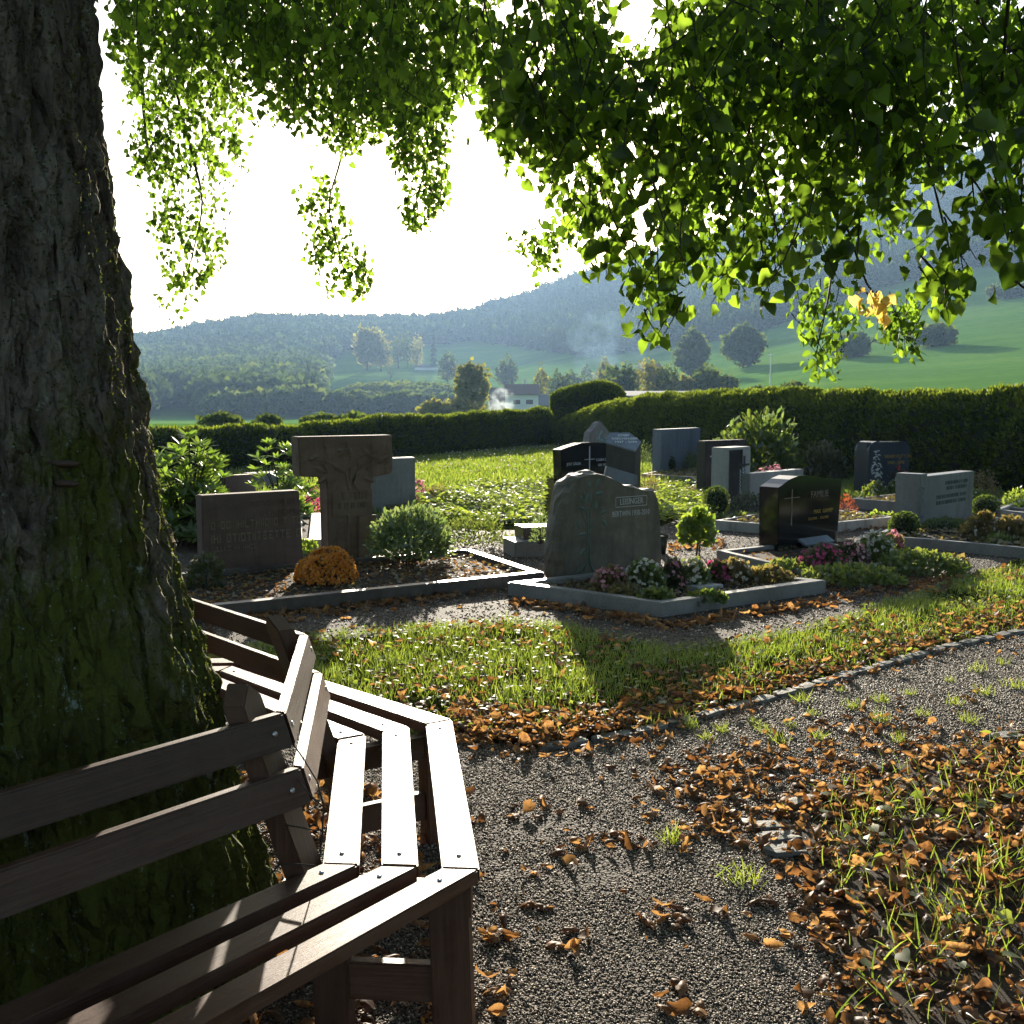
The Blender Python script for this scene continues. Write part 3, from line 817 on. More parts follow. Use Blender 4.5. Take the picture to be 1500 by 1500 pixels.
for t in range(6):
    s_ = slice(t, None, 6); m_ = len(q[s_]); f_, _ = yaw_frames(m_, .35)
    sc.add(PEB[t], np.concatenate([q[s_], (.008 + size[s_] * .12)[:, None]], -1), f_, size[s_])
tag(sc.build('grave_path_gravel', M['pebble']), 'grey gravel strewn between the grave kerbs', 'gravel', kind='stuff')

# ------------------------------------------------------------------ grass
BL = [blade(.15), blade(.45), blade(.8), blade(.3, .09)]
def grass(sc, q, hlo, hhi, wmul=1.0, z=.01, tilt=.35, var=(0, 1)):
    n = len(q)
    hh = RNG.uniform(hlo, hhi, n) * (.6 + .8 * vnoise(np.stack([q[:, 0] * 2.5, q[:, 1] * 2.5, q[:, 0] * 0], -1), 3))
    for t in range(4):
        s_ = slice(t, None, 4); m_ = len(q[s_])
        scl = np.stack([hh[s_] * wmul, hh[s_], hh[s_]], -1)
        sc.add(BL[t], np.concatenate([q[s_], np.full((m_, 1), z)], -1), up_frames(m_, tilt), scl, RNG.uniform(*var, m_))
LAWN_F = gpoly([(330, 985), (340, 955), (440, 936), (745, 908), (860, 926), (985, 948), (1100, 936), (1215, 912), (1330, 875), (1420, 845), (1500, 826), (1800, 770), (2000, 800)]) + gpoly(PATH_EDGE[::-1]) + gpoly([(560, 1040)])
sc = Scatter()
q = sample_poly(LAWN_F, 80000)
px, py, _ = proj(np.concatenate([q, np.zeros((len(q), 1))], -1))
edge_y = np.interp(px, [p[0] for p in PATH_EDGE], [p[1] for p in PATH_EDGE])
keep = (py < edge_y - 14 - 55 * RNG.random(len(q)) ** 1.6) | (RNG.random(len(q)) < .18)
keep &= vnoise(np.stack([q[:, 0] * 3, q[:, 1] * 3, q[:, 0] * 0 + 5], -1), 8) > RNG.uniform(0, .75, len(q))
q = q[keep]
grass(sc, q, .025, .075, .5)
cl = sample_poly(LAWN_F, 4200)     # clover and broad weeds in the turf
sc.add(heart(.1, .1), np.concatenate([cl, RNG.uniform(.02, .06, (len(cl), 1))], -1), yaw_frames(len(cl), .5)[0], RNG.uniform(.018, .04, len(cl)), RNG.uniform(.3, 1, len(cl)))
tag(sc.build('lawn_grass', M['grass']), 'sunlit grass of the front lawn strip before the graves', 'grass', kind='stuff')
sc = Scatter()
q = sample_poly(VERGE, 40000)
px, py, _ = proj(np.concatenate([q, np.zeros((len(q), 1))], -1))
pr = .09 + 0 * px
for cx, cy, sx, sy, w_ in ((1262, 1225, 40, 38, .8), (1310, 1190, 50, 20, .4), (1390, 1345, 50, 30, .9), (1470, 1300, 40, 40, .6), (1340, 1400, 40, 22, .6), (1460, 1420, 40, 30, .5), (1430, 1200, 60, 30, .3), (1230, 1290, 20, 14, .5), (1480, 1160, 40, 20, .3), (1650, 1250, 70, 50, .5), (1850, 1300, 90, 60, .5), (1700, 1450, 80, 40, .5), (2050, 1200, 90, 40, .4), (1750, 1120, 80, 20, .3), (1300, 1470, 40, 20, .5)):
    pr = pr + w_ * np.exp(-((px - cx) / sx) ** 2 - ((py - cy) / sy) ** 2)
k = RNG.random(len(px)) < pr
q = q[k & (py < 2000) & (px < 2500)]
grass(sc, q, .04, .11, .36, .014, .5)
cl = q[::14]
sc.add(heart(.1, .1), np.concatenate([cl, RNG.uniform(.03, .07, (len(cl), 1))], -1), yaw_frames(len(cl), .6)[0], RNG.uniform(.025, .05, len(cl)), RNG.uniform(.4, 1, len(cl)))
tag(sc.build('verge_grass', M['grass']), 'thin grass growing up through the leaves at lower right', 'grass', kind='stuff')
sc = Scatter()
LAWN_B = gpoly([(600, 700), (640, 735), (690, 760), (790, 765), (800, 700), (960, 735), (1040, 760), (1000, 700), (1250, 735), (1310, 720), (1250, 690), (960, 672), (850, 640), (620, 655), (590, 668)])
q = sample_poly(LAWN_B, 60000)
grass(sc, q, .06, .14, 1.5, .006, .4)
q = sample_poly(gpoly([(200, 740), (200, 690), (600, 655), (620, 720), (560, 760)]), 9000); grass(sc, q, .06, .13, 1.5, .006, .4)
q = sample_poly(gpoly([(1230, 735), (1150, 700), (1500, 690), (1800, 720), (1800, 760)]), 12000); grass(sc, q, .06, .13, 1.5, .006, .4)
tag(sc.build('cemetery_lawn_grass', M['grass']), 'bright lawn stretching back to the hedge between the graves', 'grass', kind='stuff')
sc = Scatter()   # tall clover patch left and right behind the stone with the tree relief
for pl, n_ in ((gpoly([(600, 745), (640, 765), (790, 772), (800, 720), (700, 716)]), 5200), (gpoly([(965, 770), (1050, 765), (1050, 725), (965, 715)]), 2600)):
    q = sample_poly(pl, n_)
    sc.add(heart(.1, .1), np.concatenate([q, RNG.uniform(.03, .22, (n_, 1)) * (.4 + vnoise(np.stack([q[:, 0] * 2, q[:, 1] * 2, q[:, 0] * 0], -1), 2)[:, None])], -1), yaw_frames(n_, .6)[0], RNG.uniform(.04, .09, n_), RNG.uniform(.3, 1, n_))
tag(sc.build('clover_patch', M['cover_bright']), 'knee-high bright green clover behind the front headstone', 'clover', kind='stuff')
sc = Scatter()
q = sample_poly(gpoly([(600, 700), (800, 700), (830, 655), (620, 672)]), 150)
sc.add(disc(6, .2), np.concatenate([q, RNG.uniform(.12, .17, (150, 1))], -1), frames(np.tile([1., 0, 0], (150, 1)), np.tile([0, -.6, .8], (150, 1)) + RNG.normal(0, .2, (150, 3))), RNG.uniform(.035, .055, 150))
tag(sc.build('daisies', M['white_bloom']), 'white daisies scattered over the back lawn', 'daisies', kind='stuff')

# ------------------------------------------------------------------ edging stones, fallen leaves, tufts
def flat_stone(w, d, h, seed):
    rr = np.random.default_rng(seed)
    bm = bmesh.new()
    n_ = 9
    ring = []
    for k in range(n_):
        a = 2 * math.pi * k / n_
        r_ = 1 / max(abs(math.cos(a)), abs(math.sin(a))) * rr.uniform(.8, 1.0)
        ring.append((w / 2 * math.cos(a) * min(r_, 1.3), d / 2 * math.sin(a) * min(r_, 1.3)))
    b = [bm.verts.new((x * 1.04, y * 1.04, -.02)) for x, y in ring]
    t = [bm.verts.new((x, y, h * rr.uniform(.8, 1.15))) for x, y in ring]
    c = bm.verts.new((0, 0, h * 1.1))
    for k in range(n_):
        bm.faces.new((b[k], b[(k + 1) % n_], t[(k + 1) % n_], t[k])); bm.faces.new((t[k], t[(k + 1) % n_], c))
    return bm
EG = 'flush edging stones along the gravel path'
pts = []
for (x0, y0), (x1, y1) in zip(PATH_EDGE[1:-1], PATH_EDGE[2:]):
    a, b = G(x0, y0), G(x1, y1); L = np.linalg.norm(b - a); k = max(1, int(L / .185))
    for u in range(k):
        c = a + (b - a) * (u + .5) / k
        pts.append((c, math.atan2(b[1] - a[1], b[0] - a[0]), L / k * .97, .085))
for k, (c, a, w, d) in enumerate(pts):
    o = bm_obj('edging_stone', flat_stone(w, d * random.uniform(.85, 1.1), .018, k), M['slate'])
    o.location = (c[0], c[1], .008); o.rotation_euler = (0, 0, a + random.gauss(0, .04))
    tag(o, 'flat pale edging stone set in line between lawn and gravel path', 'edging stone', EG)
for k, (px, py, w, d, a, lb) in enumerate([(1128, 1216, .17, .075, .1, 'front stone of the short stack at the corner of the leafy verge'), (1137, 1233, .18, .085, .15, 'middle flat stone at the corner of the leafy verge'), (1150, 1252, .16, .085, .05, 'flat stone nearest the camera at the corner of the leafy verge'),
                                 (1168, 1180, .20, .07, .5, 'pale flat stone half buried by leaves behind the verge corner'), (1282, 1131, .16, .05, .4, 'narrow grey stone on the far edge of the leafy verge'), (1475, 1083, .22, .09, .25, 'grey edging stone at the right rim of the picture beside the leafy verge')]):
    o = bm_obj('edging_stone', flat_stone(w, d, .014, 70 + k), M['slate']); c = G(px, py)
    o.location = (c[0], c[1], .012); o.rotation_euler = (0, 0, a); tag(o, lb, 'edging stone')

CURL = [curled(2.6, .25, .6, 1, .55), curled(1.8, .30, .3, 2, .7), curled(3.2, .24, -.6, 3, .4), curled(2.2, .31, .9, 4, .8), curled(2.8, .27, .4, 5, .5), curled(1.5, .33, -.7, 6, .9), curled(2.1, .22, .2, 7, 1.1)]
def flatleaf(curl, fold, seed):
    v, t = heart(curl, fold); rr = np.random.default_rng(seed)
    v = v + rr.normal(0, .045, v.shape) * np.array([1, 1, 1.4]); v[:, 1] -= .5; v[:, 0] *= .85
    return v, t
CURL += [flatleaf(.8, .35, 1)]
def lay(n, tilt=.5):
    up = norm(np.stack([RNG.normal(0, tilt, n), RNG.normal(0, tilt, n), np.where(RNG.random(n) < .72, -1, 1) * np.ones(n)], -1))
    a = RNG.uniform(0, 2 * np.pi, n)
    return frames(np.stack([np.cos(a), np.sin(a), RNG.normal(0, .25, n)], -1), up)
def litter(sc, q, zlo, zhi, slo, shi):
    n = len(q)
    for t in range(8):
        s_ = slice(t, None, 8); m_ = len(q[s_])
        L = RNG.uniform(slo * .7, shi, m_)
        sc.add(CURL[t], np.concatenate([q[s_], (RNG.uniform(zlo, zhi, m_) + L * .2)[:, None]], -1), lay(m_, .7), L, RNG.random(m_) ** 1.5)
sc = Scatter()
q = sample_poly(VERGE, 26000) + RNG.normal(0, .05, (26000, 2))
px, py, _ = proj(np.concatenate([q, np.zeros((len(q), 1))], -1))
den = fbm(np.stack([q[:, 0] * 1.7, q[:, 1] * 1.7, q[:, 0] * 0 + 2], -1), 3, 6)
q = q[(px > 1050) & (px < 2500) & (py < 2000) & (den > RNG.uniform(.2, .58, len(q)))]
litter(sc, q[::2], .008, .035, .035, .07); litter(sc, q[1::2], .008, .02, .02, .05)
band = []
for (x0, y0), (x1, y1) in zip(PATH_EDGE[:-2], PATH_EDGE[1:-1]):
    m_ = int((x1 - x0) * 2.7 * (1.0 if x1 < 1150 else .55))
    u = RNG.random(m_); off = np.abs(RNG.normal(0, 24, m_)) * np.where(RNG.random(m_) < .9, 1, -.6)
    band += [G(x0 + (x1 - x0) * a, y0 + (y1 - y0) * a - b - 6)[:2] for a, b in zip(u, off)]
litter(sc, np.array(band), .008, .04, .03, .07)
band = [G(RNG.normal(cx, sx), RNG.normal(cy, sy))[:2] for cx, cy, sx, sy, n_ in ((1120, 1165, 60, 22, 90), (1200, 1120, 80, 18, 90), (1330, 1080, 90, 12, 70), (1080, 1215, 40, 16, 50), (1190, 1290, 40, 40, 80), (1230, 1400, 25, 40, 50), (1020, 1140, 40, 10, 40)) for _ in range(n_)]
litter(sc, np.array(band), .008, .02, .03, .065)
band = [G(RNG.uniform(655, 800), RNG.uniform(1040, 1092))[:2] for _ in range(260)]
litter(sc, np.array(band), .008, .03, .045, .085)
q = sample_poly(LAWN_F, 2600); litter(sc, q[vnoise(np.stack([q[:, 0] * 2, q[:, 1] * 2, q[:, 0] * 0], -1), 6) > .42], .01, .05, .04, .075)
for (x0, y0, x1, y1, n_, sd) in ((745, 880, 985, 915, 260, 5), (985, 915, 1215, 880, 240, 5), (300, 912, 740, 858, 420, 7), (1130, 850, 1400, 850, 160, 10), (1215, 880, 1420, 840, 90, 8), (1230, 775, 1310, 770, 60, 3), (980, 800, 1060, 790, 90, 8)):
    u = RNG.random(n_); litter(sc, np.array([G(x0 + (x1 - x0) * a, y0 + (y1 - y0) * a + abs(RNG.normal(0, sd)))[:2] for a in u]), .008, .02, .05, .09)
q = sample_poly([(-.75, 1.5), (-.1, 2.1), (-.15, 3.4), (-.5, 4.2), (-1.2, 4.5), (-.85, 3.4), (-.75, 2.6)], 420); litter(sc, q, .008, .03, .05, .09)
tag(sc.build('leaf_litter', M['litter']), 'drifts of curled brown leaves along the path edge and over the verge', 'leaf litter', kind='stuff')

sc = Scatter()
q = np.concatenate([sample_poly(f_path, 9000), sample_poly(VERGE, 9000)]); px, py, _ = proj(np.concatenate([q, np.zeros((len(q), 1))], -1)); k = (px > 400) & (px < 1600) & (py < 1600) & (py > 850) & (fbm(np.stack([q[:, 0] * 2.2, q[:, 1] * 2.2, q[:, 0] * 0 + 4], -1), 3, 13) > RNG.uniform(.3, .7, len(q)))
q = q[k]; sc.add(lance(.25, .3, .3), np.concatenate([q, np.full((len(q), 1), .016)], -1), lay(len(q), .5), RNG.uniform(.010, .028, len(q)), RNG.random(len(q)) ** 2)
tag(sc.build('leaf_crumbs', M['litter']), 'small brown leaf crumbs trodden into the gravel path', 'leaf crumbs', kind='stuff')

# single leaves lying on the gravel path: each one a thing
leaf_mesh = []
for t in range(8):
    for s_ in range(3):
        V_, T_ = CURL[t]
        leaf_mesh.append(np_mesh('fallen_leaf', V_, T_, np.full(len(V_), .15 + .4 * s_)))
        leaf_mesh[-1].materials.append(M['litter'])
spots = []
for cx, cy, sx, sy, n_ in ((740, 1195, 30, 10, 8), (780, 1260, 60, 22, 9), (850, 1240, 40, 12, 12), (820, 1180, 60, 15, 8), (1000, 1150, 70, 14, 30), (1070, 1180, 60, 18, 40), (1090, 1120, 60, 8, 16), (1010, 1110, 50, 8, 12), (950, 1240, 30, 10, 10), (970, 1350, 50, 14, 12), (870, 1390, 30, 8, 5), (720, 1370, 18, 14, 8), (730, 1440, 16, 20, 8), (1000, 1480, 30, 16, 8), (1060, 1230, 40, 14, 26), (1150, 1110, 60, 10, 14), (1220, 1060, 80, 12, 16), (1320, 1030, 80, 12, 14), (930, 1085, 70, 6, 10), (800, 1330, 40, 10, 6), (1150, 1390, 25, 12, 5), (1100, 1330, 50, 20, 8)):
    for _ in range(n_):
        spots.append((cx + random.gauss(0, sx), cy + random.gauss(0, sy)))
k = 0
for px, py in spots[:295]:
    c = G(px, py)
    if not inpoly(np.array([c[0]]), np.array([c[1]]), f_path)[0] or inpoly(np.array([c[0]]), np.array([c[1]]), VERGE)[0]: continue
    o = bpy.data.objects.new('fallen_leaf', leaf_mesh[random.randrange(len(leaf_mesh))]); COL.objects.link(o)
    L = random.uniform(.035, .075)
    o.scale = (L, L, L); o.location = (c[0], c[1], .012 + L * .2)
    o.rotation_euler = Matrix(lay(1, .35)[0].tolist()).to_euler()
    tag(o, 'curled brown leaf lying on the gravel path', 'fallen leaf', 'fallen leaves on the gravel path')
TG = 'grass tufts sprouting in the gravel path'
tuft_mesh = []
for t in range(4):
    s_ = Scatter(); a = RNG.normal(0, .03, (40, 2)); grass(s_, a, .04, .085, .42, 0, .5, (.4, 1))
    o = s_.build('tmp', M['grass']); tuft_mesh.append(o.data); o.data.name = 'grass_tuft'; bpy.data.objects.remove(o)
for k, (px, py) in enumerate([(958, 1008 + 60), (1010, 1068), (1060, 1075), (1105, 1062), (1160, 1068), (1190, 1050), (1245, 1040), (1290, 1030), (1330, 1020), (1200, 1085), (1320, 1090), (1140, 1090), (1390, 1000), (1430, 985), (1470, 975), (1350, 1050), (1290, 1058), (1400, 1035), (1440, 1020), (1085, 1295), (1000, 1060), (1175, 1030), (1230, 1015), (1420, 1060), (1485, 1010), (1035, 1085), (985, 1235), (1120, 1075)]):
    c = G(px, py); o = bpy.data.objects.new('grass_tuft', tuft_mesh[k % 4]); COL.objects.link(o)
    o.location = (c[0], c[1], .008); o.rotation_euler = (0, 0, random.uniform(0, 6)); s1 = random.uniform(.5, .95); o.scale = (s1, s1, s1)
    if (px, py) == (1085, 1295): tag(o, 'lone bright grass tuft nearest the camera in the bare gravel', 'grass tuft'); o.scale = (1, 1, 1)
    else: tag(o, 'small bright grass tuft sprouting from the gravel along the lawn edge', 'grass tuft', TG)

# ------------------------------------------------------------------ hedges
def hedge(name, label, path, hs, width, nspray, seed=0):
    """clipped hedge: a lumpy core with a coat of needle sprays"""
    path = np.array(path, float)
    seg = np.linalg.norm(np.diff(path, axis=0), axis=1); cum = np.concatenate([[0], np.cumsum(seg)])
    m_ = max(8, int(cum[-1] / .25)); s = np.linspace(0, cum[-1], m_)
    c = np.stack([np.interp(s, cum, path[:, k]) for k in range(2)], -1); hh = np.interp(s, cum, hs)
    t = norm(np.gradient(c, axis=0)); nr = np.stack([-t[:, 1], t[:, 0]], -1)
    prof = np.array([(-.5, 0), (-.53, .2), (-.53, .42), (-.49, .62), (-.40, .80), (-.24, .94), (0, 1.0), (.24, .94), (.40, .80), (.49, .62), (.53, .42), (.53, .2), (.5, 0)])
    k = len(prof)
    endf = np.ones(m_); endf[0] = endf[-1] = .55
    P_ = np.zeros((m_, k, 3))
    P_[..., :2] = c[:, None] + nr[:, None] * (prof[None, :, 0] * width * endf[:, None])[..., None]
    P_[..., 2] = prof[None, :, 1] * hh[:, None] * (1 - .10 * (1 - endf[:, None]))
    nz = fbm(P_ * 1.6, 3, seed) - .5
    cen = np.concatenate([c[:, None].repeat(k, 1), (hh * .5)[:, None, None].repeat(k, 1)], -1)
    out = norm(P_ - cen)
    P_ = P_ + out * nz[..., None] * .30 * np.clip(P_[..., 2:3] * 3, 0, 1)
    V = P_.reshape(-1, 3)
    i = np.arange(m_ - 1)[:, None] * k; j = np.arange(k - 1)[None]
    Q = np.stack([i + j, i + k + j, i + k + j + 1, i + j + 1], -1).reshape(-1, 4)
    T = np.concatenate([Q[:, [0, 1, 2]], Q[:, [0, 2, 3]]])
    caps = []
    for base in (0, (m_ - 1) * k):
        caps += [(base, base + a, base + a + 1) for a in range(1, k - 1)]
    T = np.concatenate([T, np.array(caps)])
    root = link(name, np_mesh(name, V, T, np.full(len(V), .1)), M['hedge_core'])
    tag(root, label, 'hedge')
    tri = V[T]; nn = np.cross(tri[:, 1] - tri[:, 0], tri[:, 2] - tri[:, 0]); ar = np.linalg.norm(nn, axis=1)
    ci = tri.mean(1); cc = np.stack([np.interp(ci[:, 0] * 0, [0], [0])] * 3, -1)
    idx = RNG.choice(len(T), nspray, p=ar / ar.sum())
    w = RNG.dirichlet((1, 1, 1), nspray)
    p = (tri[idx] * w[..., None]).sum(1)
    fn = norm(nn[idx]); near = ((p[:, None, :2] - c[None, ::4]) ** 2).sum(-1).argmin(1)
    o = p - np.concatenate([c[::4][near], (hh[::4][near] * .5)[:, None]], -1)
    fn = fn * np.sign((fn * o).sum(-1, keepdims=True) + 1e-9)
    ax = norm(fn * .8 + np.array([0, 0, .55]) + RNG.normal(0, .45, (nspray, 3)))
    sc = Scatter()
    sc.add(rhomb(.22, .3), p - fn * .02, frames(ax, fn + RNG.normal(0, .5, (nspray, 3))), RNG.uniform(.06, .15, nspray), np.clip(.35 * RNG.random(nspray) + .6 * (fn[:, 2] > .5) * RNG.random(nspray), 0, 1))  # upward-facing sprays take a lighter colour: the sunlit top rim is painted in
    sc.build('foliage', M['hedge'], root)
    return root
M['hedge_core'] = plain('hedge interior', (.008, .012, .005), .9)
g = lambda x, y: G(x, y)[:2]
hedge('hedge', 'long low clipped hedge along the left edge of the graveyard', [g(-200, 722), g(60, 702), g(260, 690), g(430, 681), g(600, 669), g(700, 661), g(800, 653)], [.95, .95, 1.0, 1.02, 1.2, 1.28, 1.36], .9, 34000, 1)
hedge('hedge', 'tall clipped hedge running along the right side behind the graves', [g(832, 654), g(870, 658), g(950, 668), g(1060, 680), g(1200, 694), g(1350, 708), g(1500, 722), g(1750, 746)], [1.0, 1.45, 1.86, 1.86, 1.86, 1.84, 1.82, 1.8], 1.3, 70000, 2)
b0 = at(808, 600, 41.5)[:2]; b1 = at(914, 600, 41.5)[:2]
hedge('hedge', 'round-topped taller hedge block at the corner between the two hedges', [b0, b0 * .75 + b1 * .25, b0 * .5 + b1 * .5, b0 * .25 + b1 * .75, b1], [1.95, 2.25, 2.36, 2.38, 2.1], 2.0, 14000, 3)

# ------------------------------------------------------------------ graves: kerbs
def kerb(label, px, z0=0.0, h=.12, w=.07, soil=True, m='kerb', top=False, name='grave_kerb', world=None):
    pts = np.array([G(x, y, h if top else 0)[:2] for x, y in px]) if world is None else np.array(world, float)
    n_ = len(pts)
    sgn = np.sign((pts[:, 0] * np.roll(pts[:, 1], -1) - pts[:, 1] * np.roll(pts[:, 0], -1)).sum())
    ins = []
    for k in range(n_):
        a, b, c = pts[k - 1], pts[k], pts[(k + 1) % n_]
        d1, d2 = norm(b - a), norm(c - b)
        n1, n2 = sgn * np.array([-d1[1], d1[0]]), sgn * np.array([-d2[1], d2[0]])
        mi = norm(n1 + n2); ins.append(b + mi * w / max(.35, float(mi @ n1)))
    ins = np.array(ins)
    bm = bmesh.new()
    O = [[bm.verts.new((x, y, z)) for x, y in pts] for z in (-.02, h)]
    I = [[bm.verts.new((x, y, z)) for x, y in ins] for z in (-.02, h)]
    for k in range(n_):
        l = (k + 1) % n_
        bm.faces.new((O[0][k], O[0][l], O[1][l], O[1][k])); bm.faces.new((O[1][k], O[1][l], I[1][l], I[1][k]))
        bm.faces.new((I[1][k], I[1][l], I[0][l], I[0][k])); bm.faces.new((I[0][k], I[0][l], O[0][l], O[0][k]))
    bmesh.ops.recalc_face_normals(bm, faces=bm.faces)
    bmesh.ops.bevel(bm, geom=[e for e in bm.edges if e.verts[0].co.z > h - 1e-3 and e.verts[1].co.z > h - 1e-3 and len(e.link_faces) == 2 and e.calc_face_angle() > .5], offset=.007, segments=2, affect='EDGES')
    o = bm_obj(name, bm, M[m])
    tag(o, label, 'grave kerb')
    if soil:
        bm = bmesh.new()
        bm.faces.new([bm.verts.new((x, y, h * .62)) for x, y in ins]); bmesh.ops.triangulate(bm, faces=bm.faces)
        so = bm_obj('soil', bm, M['soil'], o)
        for p_ in so.data.polygons:
            if p_.normal.z < 0: so.data.flip_normals(); break
    return o, ins
h_ = .12
FL, FR, BR = G(285, 890, h_)[:2], G(797, 838, h_)[:2], G(688, 803, h_)[:2]
BLc = FL + (BR - FR); ext = norm(FL - FR) * 2.2
_, LEFT_BED = kerb('long pale kerb of the left double grave in front of the sandstone slab', None, h=h_, w=.10, world=[FL + ext, FR, BR, BLc + ext], m='kerb_dark')
A_, B_, C_ = G(744, 873)[:2], G(969, 906)[:2], G(1209, 870)[:2]
_, LEIS_BED = kerb('grey granite kerb of the foremost grave with the tree-relief headstone', None, h=.118, w=.10, world=[A_, B_, C_, A_ + C_ - B_])
A2, B2 = G(1050, 806, .1)[:2], G(1190, 839, .1)[:2]; C2 = B2 + np.array([1.25, .83])
_, BLK_BED = kerb('low stone kerb round the polished black headstone', None, h=.10, w=.08, world=[A2, B2, C2, A2 + C2 - B2])
_, CR_BED = kerb('grey kerb behind the polished black headstone in front of the pillar with the dark cross', [(1046, 762), (1165, 771), (1312, 757), (1180, 741)], h=.13, top=True, m='granite_pale')
_, KU_BED = kerb('dark kerb of the grave with the navy rounded headstone', [(1246, 730), (1330, 736), (1420, 729), (1330, 721)], h=.16, top=True)
_, BG_BED = kerb('long grey kerb of the grave with the plain blue-grey slab', [(940, 694), (1034, 700), (1075, 690), (990, 684)], h=.14, top=True)
_, BD_BED = kerb('low kerb with dry heather beside the lectern stone', [(890, 716), (956, 721), (1012, 712), (950, 705)], h=.05, top=True)
_, SM_BED = kerb('small pale kerb left of the pillar with the dark cross', [(990, 716), (1040, 723), (1100, 715), (1050, 708)], h=.14, top=True)
_, RT_BED = kerb('rounded kerb in front of the two-part grey gravestone', [(1276, 784), (1300, 786), (1350, 789), (1420, 795), (1560, 808), (1640, 785), (1480, 758), (1340, 758)], h=.12, top=True)
kerb('pale stone kerb block at the right edge of the picture', [(1457, 746), (1520, 753), (1570, 738), (1500, 730)], h=.14, top=True, m='granite_pale')
kerb('dark low kerb right of the two-part grey gravestone', [(1424, 737), (1480, 729), (1560, 736), (1500, 745)], h=.12, top=True)
_, GR_BED = kerb('dark kerb with grey heather right of the grey slab behind the T-shaped stone', [(560, 748), (666, 743), (650, 735), (555, 739)], h=.08, top=True)
kerb('pale grey kerb between the sandstone slab and the T-shaped stone', [(425, 752), (474, 751), (474, 790), (420, 793)], h=.12, top=True, m='granite_pale', w=.16)

# ------------------------------------------------------------------ gravestones
RECT = [(0, 0), (1, 0), (1, 1), (0, 1)]
def stone_at(bl, br, top_l, z0=0.0):
    a, b = G(*bl, z0), G(*br, z0)
    return a, math.atan2(b[1] - a[1], b[0] - a[0]), float(np.linalg.norm(b - a)), float(at(bl[0], top_l, a[1])[2] - z0)
def prism(prof, W, Hh, th, bev=.01, y0=0.0, rough=0, seed=0):
    bm = bmesh.new()
    f = [bm.verts.new((u * W, y0, v * Hh)) for u, v in prof]; b = [bm.verts.new((u * W, y0 + th, v * Hh)) for u, v in prof]
    n_ = len(prof)
    bm.faces.new(f); bm.faces.new(b[::-1])
    for k in range(n_): bm.faces.new((f[k], b[k], b[(k + 1) % n_], f[(k + 1) % n_]))
    bmesh.ops.recalc_face_normals(bm, faces=bm.faces)
    if bev: bmesh.ops.bevel(bm, geom=[e for e in bm.edges if e.calc_face_angle(0) > .6], offset=bev, segments=2, affect='EDGES')
    return bm
def headstone(name, label, bl, br, top, th, m, prof=RECT, z0=0.0, bev=.01, cat='gravestone'):
    a, ang, W, Hh = stone_at(bl, br, top, z0)
    o = bm_obj(name, prism(prof, W, Hh + .02, th, bev), M[m])
    o.location = (a[0], a[1], z0 - .02); o.rotation_euler = (0, 0, ang)
    tag(o, label, cat)
    return o, W, Hh
def write(parent, body, x, z, size, m, name='inscription', y=-.004, align='CENTER', ex=.003, vert=False):
    cu = bpy.data.curves.new(name, 'FONT'); cu.body = body; cu.size = size; cu.extrude = ex; cu.align_x = align; cu.align_y = 'CENTER'; cu.resolution_u = 2
    t = bpy.data.objects.new(name, cu); COL.objects.link(t)
    me = bpy.data.meshes.new_from_object(t); bpy.data.objects.remove(t); bpy.data.curves.remove(cu)
    me.name = name; me.materials.clear()
    o = link(name, me, M[m], parent)
    o.location = (x, y, z); o.rotation_euler = (math.pi / 2, math.pi / 2 if vert else 0, 0)
    return o
def box_part(name, parent, x0, x1, y0, y1, z0, z1, m, bev=.003):
    bm = bmesh.new(); bmesh.ops.create_cube(bm, size=1)
    for v in bm.verts: v.co = Vector(((x0 + x1) / 2 + v.co.x * (x1 - x0), (y0 + y1) / 2 + v.co.y * (y1 - y0), (z0 + z1) / 2 + v.co.z * (z1 - z0)))
    if bev: bmesh.ops.bevel(bm, geom=bm.edges[:], offset=bev, segments=2, affect='EDGES')
    return bm_obj(name, bm, M[m], parent)
def worn_lines(parent, x0, x1, zs, hgt, m, seed, y=-.003):
    """weathered raised letters: strokes and bowls too worn to read"""
    rr = random.Random(seed); bm = bmesh.new()
    for z in zs:
        x = x0 + rr.uniform(0, .08)
        while x < x1:
            k = rr.choice('IIEHOLT'); w = hgt * .55
            bars = {'I': [(0, 0, .18, 1)], 'E': [(0, 0, .2, 1), (0, .82, .9, 1), (0, 0, .9, .18), (0, .42, .7, .58)], 'H': [(0, 0, .2, 1), (.8, 0, 1, 1), (0, .42, 1, .58)], 'O': [(0, 0, .2, 1), (.8, 0, 1, 1), (0, .82, 1, 1), (0, 0, 1, .18)], 'L': [(0, 0, .2, 1), (0, 0, .9, .18)], 'T': [(.4, 0, .6, 1), (0, .82, 1, 1)]}[k]
            for a, b, c, d in bars:
                r_ = bmesh.ops.create_cube(bm, size=1)
                for v in r_['verts']: v.co = Vector((x + w * ((a + c) / 2 + v.co.x * (c - a)), v.co.y * .006, z + hgt * ((b + d) / 2 + v.co.z * (d - b))))
            x += w * (.5 if k == 'I' else 1.35)
            if rr.random() < .14: x += w
    o = bm_obj('inscription', bm, M[m], parent); o.location = (0, y, 0)
    return o
